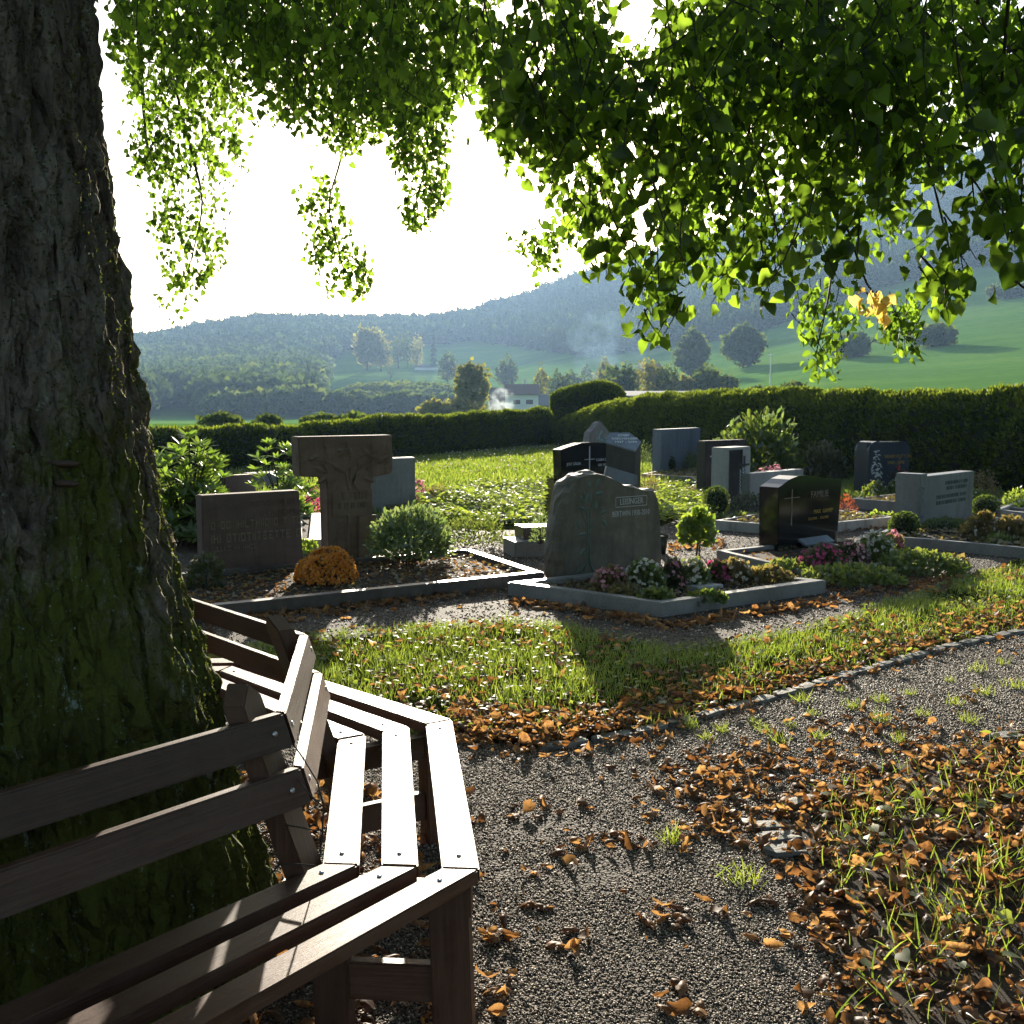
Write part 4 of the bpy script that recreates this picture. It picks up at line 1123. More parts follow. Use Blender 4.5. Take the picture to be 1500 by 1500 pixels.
def flat_leaf(bm, x, z, ang, L, w=.36, y=-.004, th=.010):
    """raised stone leaf on the front face"""
    o = [(0, 0), (.25, w * .8), (.55, w), (.82, w * .6), (1, 0), (.82, -w * .6), (.55, -w), (.25, -w * .8)]
    ca, sa = math.cos(ang), math.sin(ang)
    v = [bm.verts.new((x + L * (a * ca - b * sa * .5), y + .004, z + L * (a * sa + b * ca * .5))) for a, b in o]
    r1, r2 = bm.verts.new((x + L * .3 * ca, y - th, z + L * .3 * sa)), bm.verts.new((x + L * .75 * ca, y - th * .8, z + L * .75 * sa))
    for q in ((0, 1, 'a'), (1, 2, 'a'), (2, 3, 'b'), (3, 4, 'b'), (4, 5, 'b'), (5, 6, 'b'), (6, 7, 'a'), (7, 0, 'a')):
        bm.faces.new((v[q[0]], v[q[1]], r1 if q[2] == 'a' else r2))
    bm.faces.new((v[2], r2, r1)); bm.faces.new((v[6], r1, r2))
def relief_stem(parent, paths, m, name='relief_branch', r=.008, y=-.002):
    s_ = Scatter()
    for p, ra in paths:
        pp = np.array([(a, y, b) for a, b in p])
        s_.raw(*tube(pp, np.linspace(ra, ra * .5, len(p)), 5))
    return s_.build(name, M[m], parent)

# left grave
o, W, Hh = headstone('headstone', 'low wide dark red sandstone slab with worn raised lettering beside the trunk', (299, 852), (443, 837), 726, .15, 'sandstone_dark', [(0, 0), (1.02, 0), (.985, 1), (0, 1)])
worn_lines(o, W * .45, W * .97, [Hh * .86], Hh * .07, 'sandstone', 1); worn_lines(o, W * .42, W * .97, [Hh * .74], Hh * .07, 'sandstone', 2)
worn_lines(o, W * .06, W * .97, [Hh * .62], Hh * .09, 'dull_letter', 3); worn_lines(o, W * .06, W * .97, [Hh * .46], Hh * .10, 'dull_letter', 4); worn_lines(o, W * .08, W * .5, [Hh * .36], Hh * .06, 'dull_letter', 5)
o, W, Hh = headstone('headstone', 'tall T-shaped red sandstone gravestone carved with leaves', (441, 836), (577, 822), 640, .17, 'sandstone', [(.29, 0), (.80, 0), (.755, .62), (.78, .68), (.97, .70), (1, .72), (1, 1), (0, 1), (.01, .71), (.27, .695), (.285, .60)], bev=.012)
bm = bmesh.new(); rr = random.Random(4)
for x, z, a, L in ((.10, .93, -1.9, .15), (.20, .86, -1.0, .17), (.26, .97, -1.3, .14), (.36, .95, -1.9, .17), (.33, .80, -.5, .16), (.42, .84, 1.2, .17), (.50, .95, -1.2, .15), (.48, .74, .9, .17), (.55, .83, .4, .17), (.62, .76, 1.6, .16), (.64, .93, -.7, .17), (.72, .86, -.2, .16), (.76, .98, -1.4, .15), (.84, .92, -1.7, .16), (.92, .97, -2.1, .15), (.80, .80, .4, .17), (.90, .78, .8, .14), (.14, .79, -.4, .15), (.08, .84, .3, .12), (.42, .68, -2.2, .15), (.56, .66, -1.0, .15), (.66, .69, -.3, .13), (.30, .72, -2.6, .13), (.38, .90, .2, .12), (.70, .74, .9, .12)):
    flat_leaf(bm, x * W, z * Hh, a, L * 1.15, rr.uniform(.34, .44), th=.02)
bm_obj('leaf_relief', bm, M['sandstone'], o)
relief_stem(o, [([(.52 * W, .02), (.5 * W, .3 * Hh), (.52 * W, .6 * Hh), (.48 * W, .75 * Hh), (.3 * W, .82 * Hh), (.1 * W, .86 * Hh)], .022), ([(.52 * W, .6 * Hh), (.6 * W, .74 * Hh), (.8 * W, .86 * Hh), (.95 * W, .88 * Hh)], .018), ([(.52 * W, .62 * Hh), (.54 * W, .8 * Hh), (.5 * W, .97 * Hh)], .016), ([(.35 * W, .04), (.36 * W, .2 * Hh), (.42 * W, .36 * Hh)], .014)], 'sandstone')
box_part('name_panel', o, .33 * W, .76 * W, -.012, .0, .40 * Hh, .60 * Hh, 'sandstone', .004)
worn_lines(o, W * .36, W * .72, [Hh * .53], Hh * .055, 'sandstone_dark', 6, -.015); worn_lines(o, W * .37, W * .68, [Hh * .46], Hh * .045, 'sandstone_dark', 7, -.015)
box_part('socket_block', o, .60 * W, .80 * W, -.03, .0, .02, .40 * Hh, 'sandstone', .006)
headstone('headstone', 'plain grey slab standing behind the T-shaped stone', (538, 752), (609, 748), 672, .14, 'granite', RECT)
headstone('headstone', 'small dark slab showing between the two left rhododendrons', (330, 750), (376, 746), 697, .14, 'dark', RECT)
o, W, Hh = headstone('grave_slab', 'low dark slab lying far left under the hedge', (378, 712), (420, 709), 694, .5, 'granite', RECT, cat='grave slab')

# foremost headstone with tree relief
a, ang, W, Hh = stone_at((829, 851), (969, 833), 694, .06)
prof = [(-.02, 0), (.3, 0), (.7, 0), (.985, 0), (1.0, .12), (.985, .35), (.965, .55), (.945, .70), (.90, .785), (.80, .80), (.68, .83), (.58, .86), (.47, .925), (.38, .965), (.30, .985), (.20, .975), (.13, .955), (.075, .90), (.03, .82), (.01, .66), (0, .45), (-.025, .2)]
dense = []
for (x0, y0), (x1, y1) in zip(prof, prof[1:] + prof[:1]):
    for k in range(3): dense.append((x0 + (x1 - x0) * k / 3, y0 + (y1 - y0) * k / 3))
n_ = len(dense); th = .25; rings = 7
V, Fc = [], []
rr = np.random.default_rng(3)
for r_ in range(rings):
    t = r_ / (rings - 1)
    for u, v in dense:
        e = .0 if r_ in (0,) else 1.0
        cx, cz = u * W - W * .5, v * Hh - Hh * .45
        nz = fbm(np.array([[u * W * 9, t * 2.2, v * Hh * 9]]), 3, 11)[0] - .45
        k = 1 + (nz * .16 + .03 * math.sin(math.pi * t)) * e
        if v < .02: k = 1
        V.append((W * .5 + cx * k, th * t + .0, Hh * .45 + cz * k if v >= .02 else 0))
for r_ in range(rings - 1):
    for k in range(n_):
        l = (k + 1) % n_; b = r_ * n_
        Fc.append((b + k, b + l, b + n_ + l, b + n_ + k))
Fc.append(tuple(range(n_))[::-1]); Fc.append(tuple((rings - 1) * n_ + k for k in range(n_)))
bm = bmesh.new(); bv = [bm.verts.new(v) for v in V]
for f in Fc: bm.faces.new([bv[i] for i in f])
o = bm_obj('headstone', bm, M['fieldstone']); o.location = (a[0], a[1], .06); o.rotation_euler = (0, 0, ang)
tag(o, 'foremost rough-edged field stone with a tree relief and a framed family name', 'gravestone')
fx, fz = .66, .70   # framed name
write(o, 'LEISINGER', W * fx, Hh * fz, W * .068, 'silver_letter', ex=.002).scale.x = .80
s_ = Scatter()
for p0, p1 in (((-.165, -.038), (.165, -.038)), ((.165, -.038), (.165, .038)), ((.165, .038), (-.165, .038)), ((-.165, .038), (-.165, -.038))):
    s_.raw(*tube([(W * (fx + p0[0]), -.002, Hh * fz + W * p0[1]), (W * (fx + p1[0]), -.002, Hh * fz + W * p1[1])], .0035, 4))
s_.build('name_frame', M['silver_letter'], o)
write(o, 'BERTWIN 1930-2010', W * .655, Hh * .585, W * .062, 'silver_letter', ex=.002).scale.x = .72
bm = bmesh.new()
for x, z, a_, L in ((.13, .80, -1.1, .09), (.17, .84, -1.3, .07), (.22, .84, 1.3, .08), (.12, .68, -.3, .09), (.29, .86, 1.1, .09), (.28, .79, .15, .1), (.29, .63, 1.5, .1), (.34, .60, .4, .08), (.35, .55, -.8, .1), (.13, .47, 1.8, .1), (.12, .42, .1, .09), (.13, .22, .8, .09), (.19, .72, 1.2, .09), (.24, .72, 1.6, .08)):
    flat_leaf(bm, x * W, z * Hh, a_, L, .40, th=.004)
bm_obj('leaf_relief', bm, M['bronze'], o)
relief_stem(o, [([(.16 * W, .05 * Hh), (.2 * W, .15 * Hh), (.215 * W, .4 * Hh), (.205 * W, .6 * Hh), (.17 * W, .78 * Hh)], .009), ([(.27 * W, .06 * Hh), (.235 * W, .15 * Hh), (.225 * W, .4 * Hh), (.235 * W, .62 * Hh), (.28 * W, .8 * Hh)], .009), ([(.21 * W, .5 * Hh), (.16 * W, .6 * Hh), (.13 * W, .7 * Hh)], .006), ([(.23 * W, .45 * Hh), (.3 * W, .55 * Hh), (.36 * W, .58 * Hh)], .006), ([(.1 * W, .07 * Hh), (.17 * W, .12 * Hh), (.2 * W, .15 * Hh)], .007)], 'bronze')

# back rows
o, W, Hh = headstone('headstone', 'wide polished black double headstone with an arched top and thin cross', (821, 722), (912, 714), 657, .2, 'black', [(.03, 0), (1, 0), (1.0, .93), (.85, 1.02), (.7, 1.08), (.5, 1.11), (.32, 1.10), (.15, 1.04), (0, .97)], bev=.006)
box_part('cross', o, W * .44, W * .455, -.006, 0, .1, Hh * 1.05, 'silver_letter', 0); box_part('cross', o, W * .37, W * .53, -.006, 0, Hh * .74, Hh * .755, 'silver_letter', 0)
write(o, 'JOST SÄGER', W * .2, Hh * .66, .07, 'silver_letter'); write(o, '1907 - 1990', W * .2, Hh * .45, .06, 'silver_letter'); write(o, 'CLARA SÄGER', W * .68, Hh * .72, .07, 'silver_letter'); write(o, 'GEB. TRITSCH', W * .69, Hh * .60, .06, 'silver_letter')
def lectern():
    Y = 17.0; p = at(909, 735, Y)
    root = empty('lectern_stone', (p[0], p[1], 0), .1); tag(root, 'dark faceted gravestone with a pale slanted top bearing white lettering', 'gravestone')
    fp = [(-.26, -.06), (.17, -.27), (.31, -.05), (.17, .17), (-.16, .17)]
    top = [(x, y, .99 + .62 * y) for x, y in fp]
    v = [(x, y, 0) for x, y in fp] + top
    f = [(k, (k + 1) % 5, 5 + (k + 1) % 5, 5 + k) for k in range(5)] + [(4, 3, 2, 1, 0)]
    link('body', poly_mesh('body', v, f), M['fieldstone_dark'], root)
    tv = [(x * 1.01, y * 1.01, z + .001) for x, y, z in top] + [(x * 1.01, y * 1.01, z + .025) for x, y, z in top]
    pl = link('top_plate', poly_mesh('top_plate', tv, [(9, 8, 7, 6, 5)[::-1]] + [(k, (k + 1) % 5, 5 + (k + 1) % 5, 5 + k) for k in range(5)]), M['granite_blue'], root)
    sl = math.atan(.62)
    for body, yy in (('JOSEF', .09), ('DISCHINGER', .01), ('1927 - 2004', -.07)):
        cu = write(root, body, .07, 0, .075, 'white_paint'); cu.rotation_euler = (sl, 0, 0)
        cu.location = (.06, yy, .99 + .62 * yy + .031); cu.parent = pl
    bm = prism([(0, 0), (1, 0), (1, .5), (.1, 1)], .55, .3, .12); s_ = bm_obj('foot_stone', bm, M['granite_blue'], root); s_.location = (-.38, -.48, .32)
    bm = prism(RECT, .5, .34, .12); s_ = bm_obj('foot_block', bm, M['fieldstone_dark'], root); s_.location = (-.36, -.46, -.01)
M['fieldstone_dark'] = stone('dark split stone', (.035, .035, .03), (.07, .065, .055), 7, .6, .3, .4)
lectern()
o, W, Hh = headstone('headstone', 'small pointed rough stone with a green patina emblem behind the black double headstone', (859, 706), (893, 703), 630, .18, 'rough_stone', [(0, 0), (1, 0), (1.0, .62), (.98, .95), (.62, 1.16), (.5, 1.13), (.33, 1.02), (.16, .96), (.1, .78), (.02, .70)], bev=.02)
bm = bmesh.new()
for k in range(9): flat_leaf(bm, W * (.62 + .12 * math.cos(k * 2.1)), Hh * (.85 + .07 * math.sin(k * 1.7)), k * .9, .13, .3, th=.012)
bm_obj('emblem', bm, M['patina'] if 'patina' in M else M.setdefault('patina', plain('patina', (.16, .36, .36), .5)), o)
headstone('headstone', 'plain tall blue-grey slab near the right hedge', (968, 698), (1025, 691), 629, .22, 'granite_blue', RECT)
o, W, Hh = headstone('headstone', 'dark slab with a thin pale cross behind the pillar', (1032, 732), (1092, 726), 646, .18, 'dark', RECT)
box_part('cross', o, W * .19, W * .215, -.008, 0, Hh * .3, Hh * .92, 'silver_letter', 0); box_part('cross', o, W * .11, W * .30, -.008, 0, Hh * .74, Hh * .765, 'silver_letter', 0)
o, W, Hh = headstone('headstone', 'pale pillar with an inlaid dark cross and silver ears of corn', (1066, 744), (1098, 739), 656, .30, 'granite_pale', RECT)
box_part('cross', o, W * .66, W * .74, -.008, 0, Hh * .08, Hh * .87, 'dark_letter', 0); box_part('cross', o, W * .45, W * .93, -.008, 0, Hh * .70, Hh * .735, 'dark_letter', 0)
box_part('dark_panel', o, W * .02, W * .62, -.004, 0, Hh * .02, Hh * .98, 'dark', 0)
bm = bmesh.new()
for k in range(16): flat_leaf(bm, W * (.56 + .07 * (k % 2)), Hh * (.16 + .030 * k), (.9 if k % 2 else 2.2), .085, .34, y=-.010, th=.006)
bm_obj('corn_relief', bm, M['silver_letter'], o)
o, W, Hh = headstone('headstone', 'low pale slab with dark letters under the row of pink blossoms', (1098, 742), (1176, 732), 694, .2, 'granite_pale', RECT)
write(o, 'JOS', W * .48, Hh * .80, .14, 'dark_letter', align='LEFT'); write(o, 'FRIEDA', W * .22, Hh * .58, .085, 'dark_letter', align='LEFT')
# polished black headstone
o, W, Hh = headstone('headstone', 'polished black headstone with a wavy top and gold lettering', (1138, 814), (1228, 800), 702, .25, 'black', [(.02, 0), (.97, 0), (1.03, .93), (.85, .945), (.62, .99), (.45, 1.02), (.3, 1.02), (.17, .985), (.08, .93), (.0, .89)], bev=.008)
box_part('cross', o, W * .20, W * .215, -.005, 0, Hh * .40, Hh * .88, 'dull_letter', 0); box_part('cross', o, W * .09, W * .33, -.005, 0, Hh * .76, Hh * .77, 'dull_letter', 0)
write(o, 'MAX  GAMPP', W * .72, Hh * .545, .062, 'gold_letter'); write(o, '14.2.1910  -  17.6.1992', W * .64, Hh * .455, .042, 'gold_letter'); write(o, 'FAMILIE', W * .65, Hh * .78, .10, 'dull_letter')
box_part('plinth', o, -.10, W + .16, -.10, .33, 0, .09, 'black', .006)
pb = box_part('plaque', o, W * .32, W * .80, -.012, .012, 0, .16, 'granite_blue', .004); pb.location = (0, -.10, .10); pb.rotation_euler = (R(-62), 0, 0)
# navy rounded stone
arc = lambda cx, cz, rx, rz, a0, a1, n: [(cx + rx * math.cos(R(a0 + (a1 - a0) * k / n)), cz + rz * math.sin(R(a0 + (a1 - a0) * k / n))) for k in range(n + 1)]
o, W, Hh = headstone('headstone', 'dark blue headstone with rounded corners, gold name and a silver fir tree', (1268, 725), (1331, 722), 648, .26, 'navy', [(0, 0), (1, 0)] + arc(.82, .84, .18, .16, 0, 90, 6) + [(0, 1)], bev=.012)
bm = prism([(0, 0), (.36, 0)] + arc(.18, .86, .18, .18, 0, 180, 12), W, Hh, .36, .01, -.05); bm_obj('pillar', bm, M['navy'], o)
write(o, 'WERNER KUTTLER', W * .67, Hh * .74, .082, 'gold_letter'); write(o, '1940 - 2008', W * .67, Hh * .62, .082, 'gold_letter')
bm = bmesh.new(); rr = random.Random(8)
for k in range(44):
    z = rr.uniform(.36, .88); wd = .135 * (1 - (z - .36) / .56)
    s1 = rr.choice((-1, 1)); flat_leaf(bm, W * (.18 + rr.uniform(-wd, wd)), Hh * z, math.pi / 2 + s1 * rr.uniform(1.5, 2.4), rr.uniform(.05, .10), .3, y=-.056, th=.004)
bm_obj('fir_relief', bm, M['silver_letter'], o)
# two-part grey stone
root_a, ang, W, Hh = stone_at((1352, 778), (1423, 764), 698)
root = empty('headstone', tuple(root_a), ang); tag(root, 'two-part mossy grey gravestone: narrow pillar beside a wide hanging slab', 'gravestone')
s_ = bm_obj('slab', prism([(0, .09), (1, .09), (1.02, 1.0), (0, 1.0)], W, Hh, .20, .008), M['granite'], root)
s2 = bm_obj('pillar', prism(RECT, .19, Hh * 1.06, .32, .008), M['granite'], root); s2.location = (-.215, -.04, 0)
bm_obj('base', prism(RECT, W * .96, Hh * .12, .16, .006), M['granite_pale'], root).location = (.02, .02, -.02)
worn_lines(s_, W * .38, W * .85, [Hh * .80, Hh * .70], Hh * .07, 'bronze', 12); worn_lines(s_, W * .22, W * .85, [Hh * .55, Hh * .44], Hh * .07, 'bronze', 13)
q = write(s2, 'FAMILIE', .06, Hh * .55, .12, 'granite_blue', vert=True)
# monument at the right edge
p = G(1497, 724); root = empty('pale_monument', tuple(p)); tag(root, 'slim pale stone monument with a knob at the right picture edge', 'monument')
bm_obj('shaft', prism([(-.5, 0), (.5, 0), (.42, .80), (-.42, .80)], .22, 1.0, .2, .01), M['granite_blue'], root)
s_ = Scatter(); s_.raw(*tube([(0, .1, .79), (0, .1, .82), (0, .1, .86), (0, .1, .89), (0, .1, .92), (0, .1, .94)], [.06, .10, .05, .075, .06, .005], 10)); s_.build('knob', M['granite_pale'], root)
# stepped dark planter
p = G(777, 817); root = empty('stepped_plinth', (p[0], p[1], 0), .3); tag(root, 'dark stepped stone plinth left of the foremost headstone', 'plinth')
box_part('step', root, -.17, .33, 0, .42, 0, .17, 'granite', .006); 
box_part('planter', root, -.03, .40, .14, .46, .17, .30, 'dark', .006)
# vase and plaque on the front grave
p = G(968, 812); root = empty('grave_vase', tuple(p)); tag(root, 'small black plastic grave vase behind the right edge of the foremost headstone', 'vase')
s_ = Scatter(); s_.raw(*tube([(0, 0, 0), (0, 0, .004), (0, 0, .19), (0, 0, .20), (0, 0, .19), (0, 0, .05)], [.005, .05, .075, .075, .065, .04], 14)); s_.build('cup', M['plastic'], root, True)
s_ = Scatter(); s_.raw(*tube([(0, 0, .18), (0, 0, .205)], [.08, .08], 14)); s_.build('rim', M['plastic'], root)
p = G(1030, 862, .08); o = box_part('grave_plaque', None, -.14, .14, -.09, .09, 0, .03, 'granite_pale'); o.location = (p[0], p[1], .08); o.rotation_euler = (R(-4), 0, .55); tag(o, 'small flat pale plaque lying among the flowers of the foremost grave', 'plaque')

# ------------------------------------------------------------------ plants
def dome_pts(n, rx, ry, h, shell=.6):
    d = rand_dirs(n); d[:, 2] = np.abs(d[:, 2])
    r_ = RNG.uniform(shell, 1, n)
    return d * r_[:, None] * np.array([rx, ry, h]) * (.85 + .3 * vnoise(d * 2.5 + RNG.uniform(0, 9), 4))[:, None], d
def bush(name, label, px, py, wpx, hpx, m, leaf, n, cat='bush', z0=0.0, tm='rhomb', bloom=None, nb=0, bs=.03, depth=None, group=None, ball=False, stem=True, up=.4, lift=0.0):
    p = G(px, py, z0); mpp = p[1] / F
    rx, h = wpx * mpp / 2, hpx * mpp; ry = (depth or wpx * .8) * mpp / 2
    t = {'rhomb': rhomb(.35, .2), 'lance': lance(.22), 'round': heart(.1, .15), 'thin': rhomb(.10, .2)}[tm]
    sc = Scatter()
    if ball:
        d = rand_dirs(n); q = d * np.array([rx, ry, h / 2]) * RNG.uniform(.88, 1.02, (n, 1)); q[:, 2] += h / 2
    else:
        q, d = dome_pts(n, rx, ry, h - lift); q[:, 2] += lift
    ax = norm(d * .8 + np.array([0, 0, up]) + RNG.normal(0, .5, (n, 3)))
    sc.add(t, q, frames(ax, d + RNG.normal(0, .5, (n, 3))), RNG.uniform(.6, 1.25, n) * leaf)
    root = sc.build(name, M[m]); root.location = tuple(p)
    tag(root, label, cat, group)
    if ball:
        s_ = Scatter(); bm = bmesh.new(); bmesh.ops.create_icosphere(bm, subdivisions=2, radius=1.0)
        for v in bm.verts: v.co = Vector((v.co.x * rx * .86, v.co.y * ry * .86, v.co.z * h * .43 + h / 2))
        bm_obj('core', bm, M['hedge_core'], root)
    if stem:
        s_ = Scatter()
        for k in range(7):
            e = q[RNG.integers(0, n)] * .8
            s_.raw(*tube(bez((RNG.normal(0, rx * .12), RNG.normal(0, ry * .12), -.02), (e[0] * .3, e[1] * .3, e[2] * .7), e, 6), np.linspace(max(.004, h * .02), .002, 6), 5))
        s_.build('stem', M['twig'], root)
    if bloom:
        q, d = dome_pts(nb, rx, ry, h - lift, .92); q[:, 2] += lift + bs * .3
        s_ = Scatter(); s_.add(disc(6, .3), q, frames(rand_dirs(nb), d + np.array([0, -.25, .2]) + RNG.normal(0, .25, (nb, 3))), RNG.uniform(.7, 1.3, nb) * bs)
        s_.build('blossom', M[bloom], root)
    return root
def rhodo(label, px, py, wpx, hpx, tips, L):
    p = G(px, py); mpp = p[1] / F; rx, h = wpx * mpp / 2, hpx * mpp
    q, d = dome_pts(tips, rx, rx * .8, h, .45); q[:, 2] = np.maximum(q[:, 2], h * .12)
    sc = Scatter(); lt = lance(.15, .12, .12)
    for k in range(tips):
        mm = 9; a = np.arange(mm) * 2 * np.pi / mm + RNG.uniform(0, 6)
        axis = norm(d[k] * .5 + np.array([0, 0, .9]))
        f = frames(np.array([[1, .13, 0]]), axis[None])[0]
        el = RNG.uniform(.25, .95, mm)
        ax = (np.cos(a) * np.cos(el))[:, None] * f[:, 0] + (np.sin(a) * np.cos(el))[:, None] * f[:, 1] + np.sin(el)[:, None] * axis
        sc.add(lt, np.tile(q[k], (mm, 1)), frames(ax, np.tile(axis, (mm, 1)) + RNG.normal(0, .2, (mm, 3))), RNG.uniform(.8, 1.15, mm) * L)
    root = sc.build('rhododendron', M['rhodo']); root.location = tuple(p); tag(root, label, 'rhododendron')
    s_ = Scatter()
    for k in range(0, tips, 2):
        s_.raw(*tube(bez((RNG.normal(0, .06), RNG.normal(0, .06), -.03), (q[k][0] * .4, q[k][1] * .4, q[k][2] * .75), q[k], 6), np.linspace(.014, .005, 6), 5))
    s_.build('stem', M['twig'], root)
rhodo('large glossy rhododendron between the trunk and the low sandstone slab', 276, 800, 170, 165, 230, .15)
rhodo('smaller rhododendron behind the sandstone slab left of the T-shaped stone', 412, 768, 115, 122, 110, .14)
bush('azalea', 'small pink flowering azalea between the rhododendron and the T-shaped stone', 460, 752, 26, 40, 'dark_plant', .03, 160, 'azalea', bloom='magenta', nb=120, bs=.045)
bush('azalea', 'pink flowering azalea right of the grey slab behind the T-shaped stone', 613, 740, 22, 38, 'dark_plant', .03, 160, 'azalea', bloom='pink', nb=130, bs=.045)
bush('heather', 'grey-green heather cushion beside the pink azalea on the left', 640, 742, 44, 30, 'dry_cover', .07, 700, 'heather', tm='thin', up=1.0)
mum = bush('chrysanthemum', 'round orange-brown chrysanthemum cushion before the T-shaped stone', 477, 852, 90, 49, 'dark_plant', .03, 1200, 'chrysanthemum', bloom='mum', nb=2400, bs=.028, z0=.08)
bush('variegated_shrub', 'white-edged variegated shrub right of the T-shaped stone', 600, 822, 124, 82, 'shrub_pale', .062, 3000, 'shrub', tm='lance', z0=.08, lift=.06)
bush('ground_shrub', 'flat spreading shrub trailing right of the variegated one', 690, 796, 115, 44, 'cover', .035, 1500, 'shrub', z0=.05)
bush('box_shrub', 'small dark shrub at the foot of the low sandstone slab', 300, 862, 60, 55, 'dark_plant', .04, 700, 'shrub', z0=.06)
bush('small_fern', 'bright low fern patch between the sandstone slab and the T-shaped stone', 452, 812, 28, 22, 'cover_bright', .05, 160, 'fern')
bush('silver_plant', 'pale grey-green plant in the stepped planter', 792, 794, 30, 52, 'shrub_pale', .04, 420, 'plant', tm='thin', up=.9, z0=.26)
t = bush('standard_shrub', 'little yellow-green round-leaved standard tree behind the foremost grave', 1020, 815, 52, 72, 'cover_bright', .07, 420, 'small tree', tm='round', lift=.14, stem=False)
s_ = Scatter(); s_.raw(*tube([(0, 0, -.02), (.01, 0, .12), (0, .01, .3)], [.012, .010, .007], 6)); s_.raw(*tube([(0.03, 0, -.02), (.03, 0, .12), (-.04, .01, .28)], [.009, .008, .006], 6)); s_.build('stem', M['twig'], t)
# front grave flowers
for k, (px, py, w, hh, m, bl, bs, nb, lb) in enumerate([
    (893, 868, 56, 40, 'dry_cover', 'pink', .028, 36, 'dusty pink begonia clump at the foot of the foremost headstone'), (945, 866, 62, 46, 'cover', 'white_bloom', .028, 46, 'green begonia clump with pale pink blossoms left of the purple one'),
    (985, 862, 46, 40, 'dark_plant', 'pink', .03, 30, 'dark-leaved begonia in the middle of the front flower row'), (1012, 858, 56, 40, 'cover', 'white_bloom', .03, 44, 'white and pink begonia behind the flat plaque'),
    (1048, 852, 44, 32, 'dark_plant', 'magenta', .035, 26, 'begonia with one purple blossom group near the plaque'), (1080, 852, 44, 34, 'dry_cover', 'white_bloom', .03, 16, 'yellowish spurge clump near the right corner of the front grave'),
    (962, 882, 60, 20, 'cover', None, 0, 0, 'low green creeping plant along the inner front kerb'), (1125, 852, 84, 22, 'dry_cover', None, 0, 0, 'pale mixed ground cover at the right corner of the front grave'), (915, 874, 70, 16, 'dry_cover', None, 0, 0, 'withered low growth by the left front kerb of the foremost grave'), (1035, 880, 60, 14, 'cover', None, 0, 0, 'thin green mat just inside the near kerb corner')]):
    bush('flower_clump' if bl else 'creeping_plant', lb, px, py, w, hh, m, .035, int(w * hh * .35), 'flowers' if bl else 'ground cover', z0=.075, bloom=bl, nb=int(nb * 3.2), bs=bs * 1.25, tm='round', stem=False)
# black headstone's grave
for px, py, w, hh, m, bl, bs, nb, lb in [
    (1205, 838, 76, 38, 'dark_plant', 'magenta', .026, 130, 'dark red begonia cushion in front of the polished black headstone'), (1245, 832, 60, 38, 'dark_plant', 'pink', .026, 90, 'dusky pink begonia next to the red cushion'),
    (1282, 826, 66, 46, 'cover', 'white_bloom', .032, 150, 'white begonia cushion right of the red ones'), (1308, 816, 36, 34, 'dry_cover', 'pink', .035, 60, 'pink flower clump right behind the white begonias'),
    (1160, 838, 90, 18, 'cover', None, 0, 0, 'low green creeper by the left kerb of the black headstone'), (1250, 850, 150, 24, 'cover', None, 0, 0, 'dense green ground cover mat before the red begonias'), (1350, 838, 130, 34, 'cover', None, 0, 0, 'spreading ivy-like mound right of the white begonias'), (1395, 832, 50, 20, 'dry_cover', None, 0, 0, 'yellowing tip of the ivy mound beside the gravel')]:
    bush('flower_clump' if bl else 'creeping_plant', lb, px, py, w, hh, m, .035, int(w * hh * .32), 'flowers' if bl else 'ground cover', z0=.04, bloom=bl, nb=int(nb * 1.9), bs=bs * 1.3, tm='round', stem=False)
